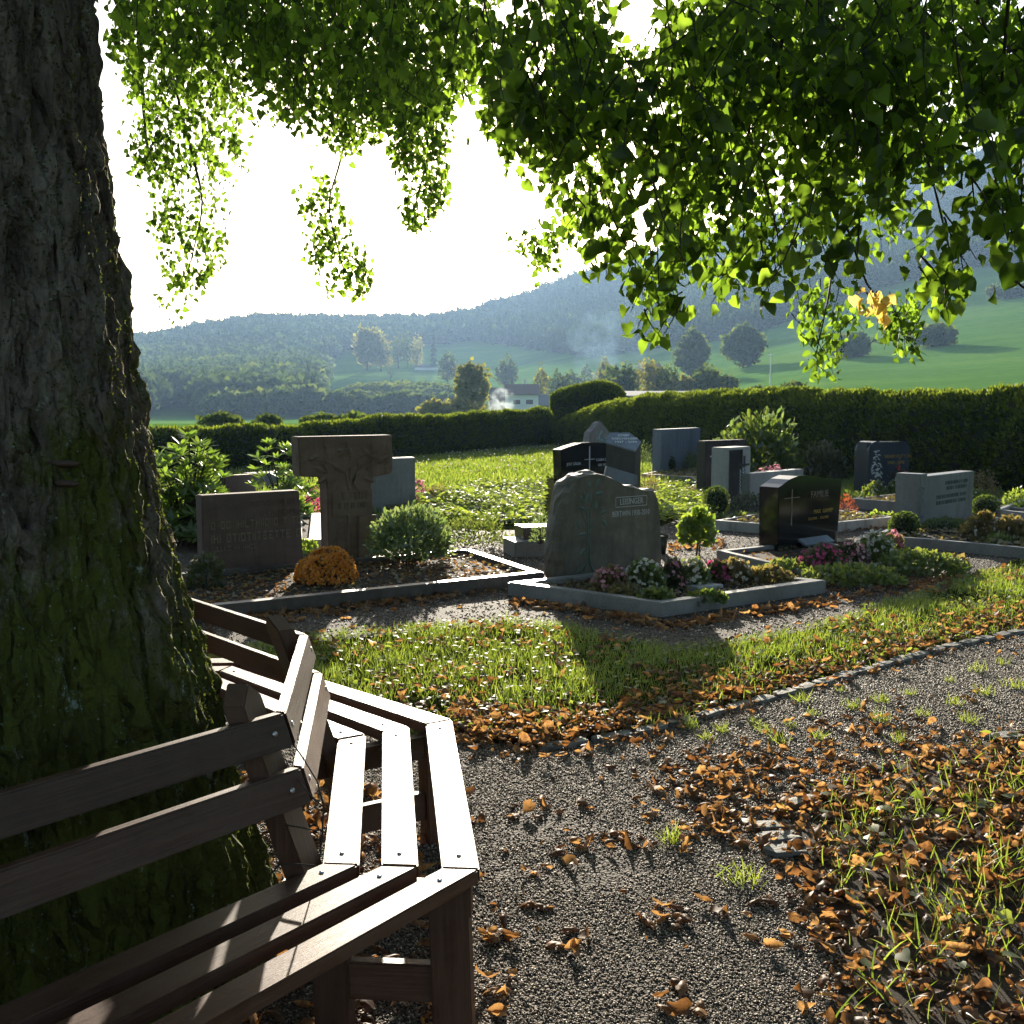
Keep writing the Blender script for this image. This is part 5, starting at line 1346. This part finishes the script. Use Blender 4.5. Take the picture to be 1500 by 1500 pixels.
# balls and others
for px, py, w, hh, lb in ((1324, 792, 42, 42, 'clipped box ball before the two-part grey gravestone'), (1443, 760, 38, 34, 'box ball right of the two-part grey gravestone'), (1049, 758, 38, 46, 'box ball at the foot of the pale pillar with the cross'), (976, 696, 27, 30, 'small box ball before the plain blue-grey slab'), (1385, 786, 70, 26, 'low dark box cushion under the hanging grey slab')):
    bush('box_ball', lb, px, py, w, hh, 'box', .03, 1600, 'box ball', ball=True, stem=False)
for px, py, w, hh, m, bl, nb, bs, lb, tm in [
    (1240, 752, 34, 28, 'orange_red', None, 0, 0, 'glowing orange-red heather ball right of the black headstone', 'thin'), (1290, 767, 90, 16, 'cover_bright', None, 0, 0, 'bright green mat in the kerb right of the black headstone', 'round'),
    (1082, 766, 90, 14, 'cover', None, 0, 0, 'dark green cushions inside the kerb below the pale pillar', 'round'), (1100, 752, 90, 30, 'dark_plant', None, 0, 0, 'dark straggly plants between pale pillar and black headstone', 'lance'),
    (1044, 728, 16, 34, 'dark_plant', 'magenta', 60, .05, 'magenta flower spike beside the pale pillar', 'round'), (1300, 722, 60, 58, 'dark_plant', 'red', 110, .06, 'red flowering begonia bush before the navy headstone', 'round'),
    (1282, 730, 36, 26, 'cover', 'white_bloom', 40, .045, 'white flowers at the left foot of the navy headstone', 'round'), (1316, 730, 40, 30, 'cover', 'white_bloom', 40, .045, 'white flowers left of the two-part grey gravestone', 'round'),
    (1436, 800, 60, 50, 'dry_cover', 'white_bloom', 140, .032, 'white flowering clump right of the two-part gravestone', 'round'), (1482, 800, 60, 46, 'dry_cover', 'white_bloom', 60, .03, 'rusty and white flower clump at the right picture edge', 'round'), (1465, 806, 60, 24, 'cover', None, 0, 0, 'green leaves between the two white flower clumps on the right', 'lance'),
    (1440, 730, 46, 40, 'dry_cover', None, 0, 0, 'yellow-green seed-headed plants behind the right box ball', 'lance'), (1428, 738, 40, 22, 'cover', 'white_bloom', 30, .04, 'pale cushion plant behind the two-part gravestone', 'round'), (1490, 752, 50, 38, 'cover_bright', None, 0, 0, 'bright broad-leaved plant on the pale kerb block at the right edge', 'lance'),
    (1015, 694, 40, 34, 'cover', None, 0, 0, 'green cushion leaning on the blue-grey slab', 'round'), (1018, 697, 30, 18, 'cover_bright', None, 0, 0, 'low yellow-green cushion before the blue-grey slab', 'thin'), (942, 690, 34, 46, 'shrub_pale', None, 0, 0, 'pale ornamental grass left of the blue-grey slab', 'thin'), (958, 676, 30, 36, 'dark_plant', None, 0, 0, 'dark bush behind the blue-grey slab', 'round'),
    (945, 714, 70, 20, 'dry_cover', None, 0, 0, 'dry heather in the low kerb beside the lectern stone', 'thin'), (893, 716, 14, 30, 'dry_cover', None, 0, 0, 'reddish dry flower bunch by the lectern stone', 'thin'), (1065, 716, 50, 18, 'dark_plant', None, 0, 0, 'dark low growth in the small pale kerb', 'round'),
    (1155, 690, 60, 22, 'dry_cover', None, 0, 0, 'yellowish grasses behind the pink blossom row', 'thin'), (1185, 690, 50, 20, 'orange_red', None, 0, 0, 'reddish grass tuft left of the navy headstone', 'thin'), (1345, 690, 40, 46, 'dark_plant', None, 0, 0, 'twiggy brown plant right of the navy headstone', 'thin')]:
    bush('flower_clump' if bl else 'grave_plant', lb, px, py, w, hh, m, .05, max(120, int(w * hh * .3)), 'flowers' if bl else 'plant', bloom=bl, nb=nb, bs=bs, tm=tm, stem=False, up=.9 if tm == 'thin' else .4, depth=min(w, 40))
bush('blossom_row', 'row of pink and white blossoms above the low pale slab', 1130, 733, 84, 50, 'dark_plant', .05, 500, 'flowers', bloom='pink', nb=260, bs=.055, depth=26, stem=False)
def laurel(name, label, px, py, wpx, hpx, n, m, L):
    r_ = bush(name, label, px, py, wpx, hpx, m, L, n, 'shrub', tm='lance', up=.6)
    return r_
laurel('laurel_shrub', 'large glossy shrub before the tall right hedge', 1110, 708, 130, 98, 1900, 'box', .16)
laurel('laurel_shrub', 'pale upright shrub shoots sticking out left above the large glossy shrub', 1070, 704, 60, 88, 260, 'shrub_pale', .15)
laurel('laurel_shrub', 'pale tipped shoots rising right at the top of the large glossy shrub', 1130, 704, 90, 106, 300, 'shrub_pale', .15)
laurel('conifer_shrub', 'low bluish conifer shrub right of the large glossy shrub', 1205, 706, 76, 58, 900, 'dark_plant', .12)
for px, w, hh, lb in ((330, 60, 20, 'pale bush showing above the left hedge near the trunk'), (470, 50, 18, 'bush tips above the left hedge left of centre'), (520, 60, 22, 'yellow-green bush tips beyond the left hedge above the T-shaped stone'), (395, 40, 12, 'small bush tips above the left hedge')):
    far_tree(px, 636, 60, hh + 2, w, lb, 'far_tree', n=260)

# mulch and dead leaves inside the grave beds
sc = Scatter()
for bed, z, n_, hi in ((LEFT_BED, .075, 1700, .075), (LEIS_BED, .075, 500, .06), (BLK_BED, .06, 250, .06)):
    q = sample_poly(bed, n_); px, py, _ = proj(np.concatenate([q, np.zeros((n_, 1))], -1)); q = q[(px > 200)]
    litter(sc, q, z, z + .008, .025, hi * .8)
tag(sc.build('bed_leaf_litter', M['litter']), 'dead leaves mulching the soil of the grave beds', 'leaf litter', kind='stuff')
sc = Scatter()
q = sample_poly(LEFT_BED, 900); sc.add(heart(.1, .1), np.concatenate([q, RNG.uniform(.08, .12, (900, 1))], -1), yaw_frames(900, .5)[0], RNG.uniform(.02, .045, 900))
q = sample_poly(LEIS_BED, 700); sc.add(heart(.1, .1), np.concatenate([q, RNG.uniform(.08, .11, (700, 1))], -1), yaw_frames(700, .5)[0], RNG.uniform(.02, .04, 700))
for bed, z in ((CR_BED, .1), (KU_BED, .12), (BG_BED, .1), (RT_BED, .09), (BD_BED, .04), (SM_BED, .1), (GR_BED, .06)):
    q = sample_poly(bed, 1100); sc.add(heart(.1, .1), np.concatenate([q, RNG.uniform(z, z + .05, (1100, 1))], -1), yaw_frames(1100, .5)[0], RNG.uniform(.03, .06, 1100))
tag(sc.build('bed_ground_cover', M['dry_cover']), 'sparse creeping ground cover in the grave beds', 'ground cover', kind='stuff')

# ------------------------------------------------------------------ the old linden: trunk, limbs, crown
TC = np.array([-1.75, 2.97])
tree = empty('linden_tree', (TC[0], TC[1], 0)); tag(tree, 'huge old linden with mossy furrowed trunk and hanging leafy boughs', 'tree')
ZR = [(-.1, 1.12), (0, 1.06), (.2, 1.0), (.45, .925), (.78, .865), (1.08, .785), (1.29, .735), (1.77, .675), (2.35, .62), (2.9, .595), (4, .57), (5.5, .52), (7.5, .40), (9.5, .2), (11, .06)]
def trunk_r(th, z):
    r_ = np.interp(z, [a for a, b in ZR], [b for a, b in ZR]) - .025
    flare = np.clip(1 - z / 1.8, 0, 1)
    lob = .035 * np.cos(5 * th + .8) + .03 * np.cos(3 * th - 1.0) * flare + .02 * np.cos(9 * th + 2 + .6 * z)
    crease = -.13 * np.exp(-((np.angle(np.exp(1j * (th - R(-76) + .05 * z)))) / .07) ** 2) * np.clip(1.3 - z * .3, .3, 1)
    p_ = np.stack([np.cos(th) * 7, np.sin(th) * 7, z * .8], -1)
    ridg = np.abs(fbm(p_ + .6 * (fbm(p_ * .5, 2, 31) - .5)[..., None], 4, 21) - .5) * 2
    p2 = np.stack([np.cos(th) * 15, np.sin(th) * 15, z * 4.2], -1); p2 = p2 + 1.5 * (fbm(p2 * .6, 2, 61) - .5)[..., None]
    ridge2 = 1 - np.abs(fbm(p2, 3, 63) - .5) * 3.2
    fine = fbm(np.stack([np.cos(th) * 30, np.sin(th) * 30, z * 16], -1), 3, 27) - .5
    return r_ * (1 + lob + crease) + (ridg - .3) * .05 + (ridge2 - .62) * .05 + fine * .045
nt_, nz_ = 720, 500
th = np.linspace(0, 2 * np.pi, nt_, endpoint=False)
zz = np.concatenate([np.linspace(-.1, 3.2, 450), np.linspace(3.3, 11, 50)])
TH, ZZ = np.meshgrid(th, zz)
RR_ = trunk_r(TH, ZZ)
V = np.stack([RR_ * np.cos(TH), RR_ * np.sin(TH), ZZ], -1).reshape(-1, 3)
i = np.arange(nz_ - 1)[:, None] * nt_; j = np.arange(nt_)[None]; k = (j + 1) % nt_
Q = np.stack([i + j, i + k, i + nt_ + k, i + nt_ + j], -1).reshape(-1, 4)
trunk = link('trunk', np_mesh('trunk', V, np.concatenate([Q[:, [0, 1, 2]], Q[:, [0, 2, 3]]])), M['bark'], tree, True)
M['fungus'] = plain('brown bracket fungus', (.07, .04, .03), .8)
M['moss'] = leafy('moss', (.03, .045, .006), (.07, .085, .012), (.06, .09, .01), (.14, .16, .02), .4, .02)
M['lichen'] = leafy('lichen', (.12, .16, .12), (.24, .28, .22), (.05, .07, .04), (.10, .12, .08), .2, .02)
for nm, mm, n_, sd, thr, ln in (('moss', 'moss', 170000, 41, .50, .0075), ('lichen', 'lichen', 150000, 47, .55, .0065)):
    a = RNG.uniform(0, 2 * np.pi, n_) ; z = RNG.uniform(.0, 3.2, n_)
    fld = fbm(np.stack([np.cos(a) * 2.2, np.sin(a) * 2.2, z * 1.6], -1), 4, sd)
    if nm == 'moss': fld = fld + .10 * np.cos(a - R(15)) + .05 * (1.2 - z)
    else: fld = fld + .10 * np.cos(a - R(-120)) + .02 * z
    kk = fld > thr + RNG.normal(0, .02, n_)
    a, z = a[kk], z[kk]; r_ = trunk_r(a, z)
    o_ = np.stack([np.cos(a), np.sin(a), a * 0], -1); m_ = len(a)
    s_ = Scatter(); s_.add(rhomb(.4, .3), o_ * (r_ - .004)[:, None] + np.stack([z * 0, z * 0, z], -1), frames(norm(o_ + RNG.normal(0, .6, (m_, 3)) + np.array([0, 0, .2])), RNG.normal(size=(m_, 3))), RNG.uniform(.5, 1.5, m_) * ln)
    s_.build(nm, M[mm], trunk)
fp = None
for Y in np.arange(1.6, 3.0, .004):
    q = at(97, 690, Y) - np.array([TC[0], TC[1], 0]); a0 = math.atan2(q[1], q[0])
    if math.hypot(q[0], q[1]) < float(trunk_r(np.array([a0]), np.array([q[2]]))[0]): fp = q; break
for k in range(2):
    a0 = math.atan2(fp[1], fp[0]); r0 = float(trunk_r(np.array([a0]), np.array([fp[2]]))[0])
    bm = bmesh.new(); bmesh.ops.create_uvsphere(bm, u_segments=16, v_segments=8, radius=1)
    for v in bm.verts: v.co = Vector((v.co.x * (.03 + .008 * math.sin(5 * v.co.y)), v.co.y * (.034 - .008 * k), v.co.z * .010 * (1.3 if v.co.z < 0 else .6)))
    fo = bm_obj('bracket_fungus', bm, M['fungus'], trunk, True); fo.location = (math.cos(a0) * (r0 - .005), math.sin(a0) * (r0 - .005), fp[2] + .022 - .05 * k); fo.rotation_euler = (0, .1, a0 + .1)

limbs = [((0, 0, 3.9), (1.6, .3, 4.6), (4.8, .9, 4.9), .22), ((0, 0, 4.2), (1.0, 2.2, 5.0), (2.2, 5.2, 4.9), .20), ((0, 0, 4.6), (-1.4, 2.0, 5.6), (-2.0, 5.4, 5.6), .2), ((0, 0, 4.4), (.4, 2.6, 5.6), (.2, 8.0, 5.3), .22),
         ((0, 0, 5), (-2.2, -.6, 6.4), (-5.6, -1.2, 6.6), .2), ((0, 0, 5.4), (.8, -2.0, 6.6), (1.8, -5.4, 6.8), .2), ((0, 0, 4.1), (2.2, 1.5, 5.2), (6.4, 3.6, 5.0), .22), ((0, 0, 6.5), (.5, .7, 9), (1.8, 1.6, 11.5), .18)]
for a, b, c, r_ in limbs:
    s_ = Scatter(); s_.raw(*tube(bez(a, b, c, 14), np.linspace(r_, .035, 14), 9)); s_.build('limb', M['bark'], tree, True)

twigs, leaves = Scatter(), {k: Scatter() for k in ('g', 'y')}
def leaf_frames(n, droop=.75):
    ax = norm(np.stack([RNG.normal(0, .55, n), RNG.normal(0, .55, n), -droop + RNG.normal(0, .3, n)], -1))
    nm = norm(np.stack([RNG.normal(0, 1, n), RNG.normal(0, .9, n) - .25, RNG.normal(0, .5, n) + .25], -1))
    return frames(ax, nm)
def spray(c, L, nl, size, dirv=None, yellow=False, twig=True):
    """a drooping twig with alternate leaves, centred at c"""
    d = norm(np.array([RNG.normal(0, .5), RNG.normal(0, .5), -.9])) if dirv is None else norm(np.array(dirv, float))
    a = c - d * L / 2; side = norm(np.cross(d, RNG.normal(size=3)))
    path = bez(a, c + side * L * .12, c + d * L / 2 + np.array([0, 0, -.04 * L]), 7)
    if twig: twigs.raw(*tube(path, np.linspace(.0042, .0014, 7), 3))
    t = (np.arange(nl) + RNG.uniform(0, .8, nl)) / nl
    q = np.stack([np.interp(t, np.linspace(0, 1, 7), path[:, k]) for k in range(3)], -1)
    s1 = np.where(np.arange(nl) % 2, 1, -1)[:, None] * side * RNG.uniform(.2, .9, (nl, 1)) * size + RNG.normal(0, .35 * size, (nl, 3))
    sc_ = leaves['y' if yellow else 'g']
    which = RNG.integers(0, 3, nl); f = leaf_frames(nl); sz = RNG.uniform(.65, 1.15, nl) * size
    shade = np.clip(RNG.normal(.42, .33, nl), 0, 1)
    for k in range(3):
        m_ = which == k
        sc_.add(HEARTS[k], (q + s1)[m_], f[m_], sz[m_], shade[m_])
SUN_GAP = [(652, 165), (690, 142), (712, 196), (770, 232), (800, 285), (832, 315), (800, 352), (742, 342), (690, 318), (655, 300)]
HILL_GAP = [(1296, 300), (1335, 262), (1410, 292), (1416, 340), (1345, 335)]
R_LOW = [(690, 0), (690, 130), (715, 192), (775, 228), (805, 285), (835, 310), (835, 345), (875, 350), (905, 380), (938, 432), (985, 420), (1010, 395), (1060, 412), (1120, 402), (1170, 380), (1225, 375), (1285, 365), (1320, 370), (1365, 350), (1345, 320), (1300, 300), (1340, 262), (1395, 250), (1425, 180), (1470, 180), (1560, 185), (1560, 0)]
regions = [
    # polygon, (near, far), sprays, leaf size, spray length
    (R_LOW, (3.6, 5.0), 310, .062, .30),
    (R_LOW, (5.0, 7.2), 640, .054, .32),
    ([(760, -40), (1560, -40), (1560, 160), (1300, 240), (1000, 260), (800, 220), (700, 120)], (3.6, 6.0), 330, .052, .30),
    ([(1560, -40), (2400, -40), (2400, 230), (2000, 330), (1560, 190)], (3.8, 7.0), 255, .054, .32),
    ([(165, -40), (690, -40), (690, 60), (560, 80), (420, 60), (165, 60)], (4.6, 9.0), 150, .056, .36),
    ([(165, 0), (690, 0), (692, 130), (665, 140), (560, 160), (520, 150), (470, 195), (430, 172), (370, 140), (300, 120), (180, 110)], (5.5, 11), 470, .052, .32),
    ([(560, 150), (668, 135), (662, 235), (652, 290), (628, 320), (600, 332), (585, 300), (610, 262), (575, 230)], (8.5, 10.5), 120, .056, .26),
    ([(470, 90), (640, 90), (640, 190), (560, 195), (510, 215), (470, 200)], (8, 11), 170, .056, .28),
    ([(182, 95), (300, 100), (368, 150), (362, 215), (330, 262), (240, 270), (190, 232)], (8, 10.5), 150, .054, .26),
    ([(222, 265), (325, 280), (330, 350), (318, 395), (290, 410), (262, 455), (240, 440), (240, 400), (228, 375)], (9, 10.5), 62, .056, .26),
    ([(438, 285), (492, 250), (510, 330), (548, 385), (535, 425), (512, 450), (488, 432), (468, 392), (450, 400), (436, 365), (462, 330)], (9.2, 10.2), 58, .056, .24),
    ([(738, 318), (832, 322), (832, 370), (800, 380), (775, 388), (750, 350)], (7.5, 9.5), 26, .058, .25),
    ([(1165, 430), (1215, 420), (1240, 470), (1245, 530), (1205, 545), (1175, 520), (1168, 480)], (6.4, 7.2), 30, .052, .20),
    ([(1215, 425), (1300, 430), (1350, 450), (1345, 505), (1310, 520), (1285, 490), (1240, 480)], (6.4, 7.2), 30, .052, .20),
    ([(1330, 395), (1430, 405), (1420, 430), (1380, 440), (1340, 420)], (3.6, 4.2), 7, .062, .2),
    ([(1380, 300), (1435, 330), (1420, 385), (1375, 360)], (3.6, 4.4), 6, .062, .2),
    ([(1425, 255), (1510, 240), (1510, 345), (1470, 345), (1430, 310)], (3.2, 3.8), 13, .066, .22),
    ([(1400, 90), (1560, 90), (1560, 230), (1480, 260), (1420, 190)], (3.2, 4.2), 14, .066, .26),
    ([(930, 430), (1000, 420), (980, 480), (945, 500)], (4.2, 4.6), 6, .066, .16),
    ([(1485, 380), (1520, 380), (1520, 430), (1488, 430)], (2.9, 3.1), 2, .07, .12),
]
for poly, (d0, d1), n_, size, L in regions:
    q = sample_poly(poly, n_)
    big = (2 if poly is not R_LOW else 1) if d0 < 5.1 and n_ >= 260 else 0
    hang = L < .27
    for x, y in q:
        if inpoly(np.array([x]), np.array([y]), SUN_GAP)[0]: continue
        if size > .06 and inpoly(np.array([x]), np.array([y]), HILL_GAP)[0]: continue
        Y = RNG.uniform(d0, d1)
        if big and fbm(np.array([[x / 95, y / 95, 1.5 if d0 < 4 else 7.7]]), 3, 55)[0] < (.47 if big == 1 else .42): continue
        c = at(x, y, Y)
        bottom = (x, y + L * .5 * F / Y)
        spray(c, L * RNG.uniform(.7, 1.15), max(4, int(L * 34)), size)
# yellow leaf cluster
for k in range(3): spray(at(1272 + 8 * k, 438 + 3 * k, 5.2), .10, 6, .062, yellow=True)
# the thin hanging branches that carry the sprays
for (pts, Y, r_) in (([(200, -60), (208, 120), (214, 210), (236, 275)], 9.4, .016), ([(240, 60), (262, 150), (280, 220), (300, 300), (275, 400)], 9.6, .012), ([(512, 60), (508, 190), (498, 240), (478, 300), (505, 400)], 9.7, .010), ([(335, -20), (330, 90), (300, 160)], 9, .012),
                     ([(795, -80), (790, 40), (786, 130)], 4.5, .009), ([(1145, 60), (1135, 150), (1060, 180), (1010, 215), (985, 250)], 4.4, .009), ([(800, -40), (900, 120), (960, 260), (965, 420)], 4.6, .010), ([(1420, -60), (1440, 40), (1500, 90)], 3.8, .009), ([(1180, -50), (1210, 150), (1230, 300), (1215, 430), (1195, 520)], 6.4, .012), ([(1230, 300), (1270, 420), (1320, 470), (1315, 510)], 6.5, .009),
                     ([(600, -30), (620, 120), (628, 230), (605, 310)], 9.2, .012), ([(1000, -60), (1080, 140), (1130, 300), (1150, 400)], 5, .011), ([(1330, -60), (1340, 160), (1380, 320), (1405, 425)], 4.0, .009), ([(1480, -40), (1465, 150), (1470, 300)], 3.6, .008), ([(430, -40), (470, 60), (560, 140)], 8.5, .012), ([(760, -40), (830, 180), (860, 330)], 6, .011), ([(1560, 60), (1450, 80), (1380, 150), (1330, 240)], 4.2, .010)):
    P_ = np.array([at(x, y, Y + .5 * math.sin(k * 1.3)) for k, (x, y) in enumerate(pts)])
    t = np.linspace(0, 1, len(P_)); tt = np.linspace(0, 1, 16)
    P_ = np.stack([np.interp(tt, t, P_[:, k]) for k in range(3)], -1); P_[1:-1] = (P_[:-2] + P_[1:-1] * 2 + P_[2:]) / 4
    twigs.raw(*tube(P_, np.linspace(r_, r_ * .25, 16) * (1.7 if Y > 8 else 1.0), 5))
# the rest of the crown, above and around the picture
nb = 2100
d = rand_dirs(nb); rad_ = RNG.uniform(.35, 1, nb) ** .5
cp = d * rad_[:, None] * np.array([8.5, 9.5, 5.0]) + np.array([TC[0], TC[1], 8.6])
cp[:, 2] = np.maximum(cp[:, 2], 3.4 + RNG.uniform(0, 1.2, nb))
px, py, dd = proj(cp)
for c, x, y, z in zip(cp, px, py, dd):
    if z > .3 and y > -260 / max(.6, z / 6): continue
    spray(c, .6, 14, .15, twig=False)
for s_ in leaves.values(): s_.V = [v - np.array([TC[0], TC[1], 0]) for v in s_.V]
twigs.V = [v - np.array([TC[0], TC[1], 0]) for v in twigs.V]
cr = leaves['g'].build('crown', M['linden'], tree)
leaves['y'].build('yellow_leaf_cluster', M['linden_yellow'], cr)
twigs.build('twig', M['twig'], cr)

# ------------------------------------------------------------------ the bench ring round the trunk
bench = empty('ring_bench', (TC[0], TC[1], 0)); tag(bench, 'weathered brown slatted wooden bench ring built round the linden trunk', 'bench')
O_ = [np.array(p) for p in [(-.080, 2.522), (-.220, 3.770), (-1.185, 4.715), (-2.58, 4.62), (-3.42, 3.47), (-3.28, 2.14), (-2.25, 1.25), (-.885, 1.44)]]
IN = [np.array((-.475, 2.554)), np.array((-.598, 3.535))] + [o + (TC - o) / np.linalg.norm(TC - o) * .41 for o in O_[2:]]
TC0 = np.array([TC[0], TC[1], 0])
def hexa(name, corners, parent, bev=.004):
    """corners: 8 points, bottom ring then top ring, edge 0-1 along the grain; grain direction goes into the UVs"""
    c = [Vector(tuple(np.asarray(p, float) - TC0)) for p in corners]
    bm = bmesh.new(); v = [bm.verts.new(p) for p in c]
    for f in ((3, 2, 1, 0), (4, 5, 6, 7), (0, 1, 5, 4), (1, 2, 6, 5), (2, 3, 7, 6), (3, 0, 4, 7)): bm.faces.new([v[i] for i in f])
    bmesh.ops.recalc_face_normals(bm, faces=bm.faces)
    bmesh.ops.bevel(bm, geom=bm.edges[:], offset=bev, segments=2, affect='EDGES')
    uv = bm.loops.layers.uv.new('UVMap')
    gx = (c[1] - c[0]).normalized(); gy = c[3] - c[0]; gy = (gy - gx * gy.dot(gx)).normalized(); gz = gx.cross(gy); off = random.uniform(0, 9)
    for f in bm.faces:
        for l in f.loops:
            q = l.vert.co - c[0]; l[uv].uv = (q.dot(gx) + off, q.dot(gy) + q.dot(gz) + off * .37)
    return bm_obj(name, bm, M['wood'], parent)
def lerp(a, b, t): return a + (b - a) * t
def v3(p, z): return np.array([p[0], p[1], z])
fr = [(.0, .233), (.377, .611), (.761, 1.0)]
for k in range(8):
    l = (k + 1) % 8
    along = norm(O_[l] - O_[k])
    for a, b in fr:
        q0, q1, q2, q3 = lerp(IN[k], O_[k], a), lerp(IN[l], O_[l], a), lerp(IN[l], O_[l], b), lerp(IN[k], O_[k], b)
        g_ = .003 * along
        q0, q3, q1, q2 = q0 + g_, q3 + g_, q1 - g_, q2 - g_
        dz = random.uniform(-.002, .002)
        sl_ = hexa('seat_slat', [v3(p, .412 + dz) for p in (q0, q1, q2, q3)] + [v3(p, .45 + dz) for p in (q0, q1, q2, q3)], bench)
        if k in (0, 1, 7):
            s_ = Scatter()
            for u, w_ in ((.06, .5), (.94, .5)):
                p_ = lerp(lerp(q0, q1, u), lerp(q3, q2, u), w_); s_.raw(*tube([v3(p_, .448 + dz) - TC0, v3(p_, .4525 + dz) - TC0, v3(p_, .4526 + dz) - TC0], [.006, .006, .0005], 8))
            s_.build('screw', M['steel'], sl_)
    def bp(i, z, out=0.0):
        n_ = norm(TC - IN[i]); return v3(IN[i] + n_ * (.125 + (.05 - .125) * (.82 - z) / .22 - out), z)
    for z0, z1 in ((.745, .828), (.605, .692)):
        e = along * .004
        e3 = np.array([e[0], e[1], 0])
        cs = [bp(k, z0, 0) + e3, bp(l, z0, 0) - e3, bp(l, z0, .030) - e3, bp(k, z0, .030) + e3, bp(k, z1, 0) + e3, bp(l, z1, 0) - e3, bp(l, z1, .030) - e3, bp(k, z1, .030) + e3]
        bsl = hexa('back_slat', cs, bench)
        s_ = Scatter()
        for u in (.05, .95):
            p_ = lerp(lerp(cs[3], cs[2], u), lerp(cs[7], cs[6], u), .5) - TC0; nn_ = norm(np.cross(cs[2] - cs[3], cs[7] - cs[3])); c0 = norm(v3(TC, 0) - v3(IN[k], 0)); nn_ = nn_ * -np.sign(nn_ @ c0)
            s_.raw(*tube([p_ - nn_ * .003, p_ + nn_ * .0025, p_ + nn_ * .0026], [.007, .007, .0005], 8))
        s_.build('screw', M['steel'], bsl)
    rd = norm(O_[k] - IN[k]); tg = np.array([-rd[1], rd[0]])
    def radial_box(name, r0, r1, hw, z0, z1, lean=0.0):
        a, b = IN[k] + rd * r0, IN[k] + rd * r1
        return hexa(name, [v3(a - tg * hw, z0), v3(b - tg * hw, z0), v3(b + tg * hw, z0), v3(a + tg * hw, z0), v3(a - tg * hw + rd * lean, z1), v3(b - tg * hw + rd * lean, z1), v3(b + tg * hw + rd * lean, z1), v3(a + tg * hw + rd * lean, z1)], bench)
    wlen = float(np.linalg.norm(O_[k] - IN[k]))
    def upright(name, r0, r1, hw, z0, z1, lean):
        a, b = IN[k] + rd * r0, IN[k] + rd * r1
        A0, A1 = v3(a - tg * hw, z0), v3(a - tg * hw + rd * lean, z1)
        return hexa(name, [A0, A1, v3(b - tg * hw + rd * lean, z1), v3(b - tg * hw, z0), v3(a + tg * hw, z0), v3(a + tg * hw + rd * lean, z1), v3(b + tg * hw + rd * lean, z1), v3(b + tg * hw, z0)], bench)
    upright('leg', wlen - .115, wlen - .015, .035, 0, .411, -.012)
    upright('leg', -.02, .07, .035, 0, .411, -.01)
    radial_box('bearer', -.10, wlen - .02, .026, .330, .410)
    radial_box('stretcher', .06, wlen - .10, .017, .10, .20)
    # back post with a pitched top
    cI = lambda rr_, z: v3(IN[k] - rd * (rr_ + .03 + (.125 - .05) / .22 * (z - .6) + .05), z)
    hw, dp = .065, .055
    prof_ = [(-hw, .80), (hw, .80), (hw, .865), (0.01, .905), (-hw, .865)]
    bm = bmesh.new()
    lo = [cI(0, .0), cI(dp, .0)]
    def pv(s_, rr_, z): return Vector(tuple(cI(rr_, z) + v3(tg, 0) * s_ - TC0))
    f0 = [bm.verts.new(pv(-hw, 0, .25)), bm.verts.new(pv(hw, 0, .25)), bm.verts.new(pv(hw, 0, .865)), bm.verts.new(pv(.01, 0, .905)), bm.verts.new(pv(-hw, 0, .865))]
    f1 = [bm.verts.new(pv(-hw, dp, .25)), bm.verts.new(pv(hw, dp, .25)), bm.verts.new(pv(hw, dp, .865)), bm.verts.new(pv(.01, dp, .905)), bm.verts.new(pv(-hw, dp, .865))]
    bm.faces.new(f0); bm.faces.new(f1[::-1])
    for a in range(5): bm.faces.new((f0[a], f1[a], f1[(a + 1) % 5], f0[(a + 1) % 5]))
    bmesh.ops.recalc_face_normals(bm, faces=bm.faces); bmesh.ops.bevel(bm, geom=bm.edges[:], offset=.004, segments=2, affect='EDGES')
    uv = bm.loops.layers.uv.new('UVMap')
    for f in bm.faces:
        for lp in f.loops: lp[uv].uv = (lp.vert.co.z + k, lp.vert.co.x + lp.vert.co.y)
    bm_obj('post', bm, M['wood'], bench)
s_ = Scatter()
s_.raw(*tube(np.array([at(x, y, Y) for x, y, Y in ((428, 1088, 2.60), (445, 1112, 2.55), (465, 1145, 2.52), (474, 1180, 2.5), (472, 1225, 2.5), (468, 1262, 2.5))]), [.0025] * 5 + [.0015], 4))
s_.raw(*tube(np.array([at(x, y, Y) for x, y, Y in ((418, 1112, 2.60), (430, 1135, 2.56), (455, 1165, 2.5), (474, 1182, 2.5))]), .002, 4))
s_.raw(*tube(np.array([at(x, y, Y) for x, y, Y in ((385, 1195, 2.56), (415, 1208, 2.5), (440, 1212, 2.48), (465, 1217, 2.46))]), .002, 4))
s_.raw(*tube(np.array([at(x, y, Y) for x, y, Y in ((395, 1282, 2.50), (410, 1266, 2.46), (440, 1266, 2.45), (462, 1268, 2.44))]), .0022, 4))
tag(s_.build('dry_tendril', M['twig']), 'dry wiry tendril dangling over the bench back corner', 'tendril')

# ------------------------------------------------------------------ the hazy air of the valley
hz = bpy.data.materials.new('haze'); hz.use_nodes = True
hn = hz.node_tree; hn.nodes.clear()
ho = hn.nodes.new('ShaderNodeOutputMaterial'); hv = hn.nodes.new('ShaderNodeVolumePrincipled')
hv.inputs['Color'].default_value = (.40, .64, 1.0, 1); hv.inputs['Density'].default_value = 0.00012; hv.inputs['Anisotropy'].default_value = .42
hn.links.new(hv.outputs[0], ho.inputs['Volume'])
bm = bmesh.new(); bmesh.ops.create_cube(bm, size=1)
for v in bm.verts: v.co = Vector((v.co.x * 5200, v.co.y * 5200, (v.co.z + .5) * 560 - 62))
tag(bm_obj('haze', bm, hz), kind='stuff')
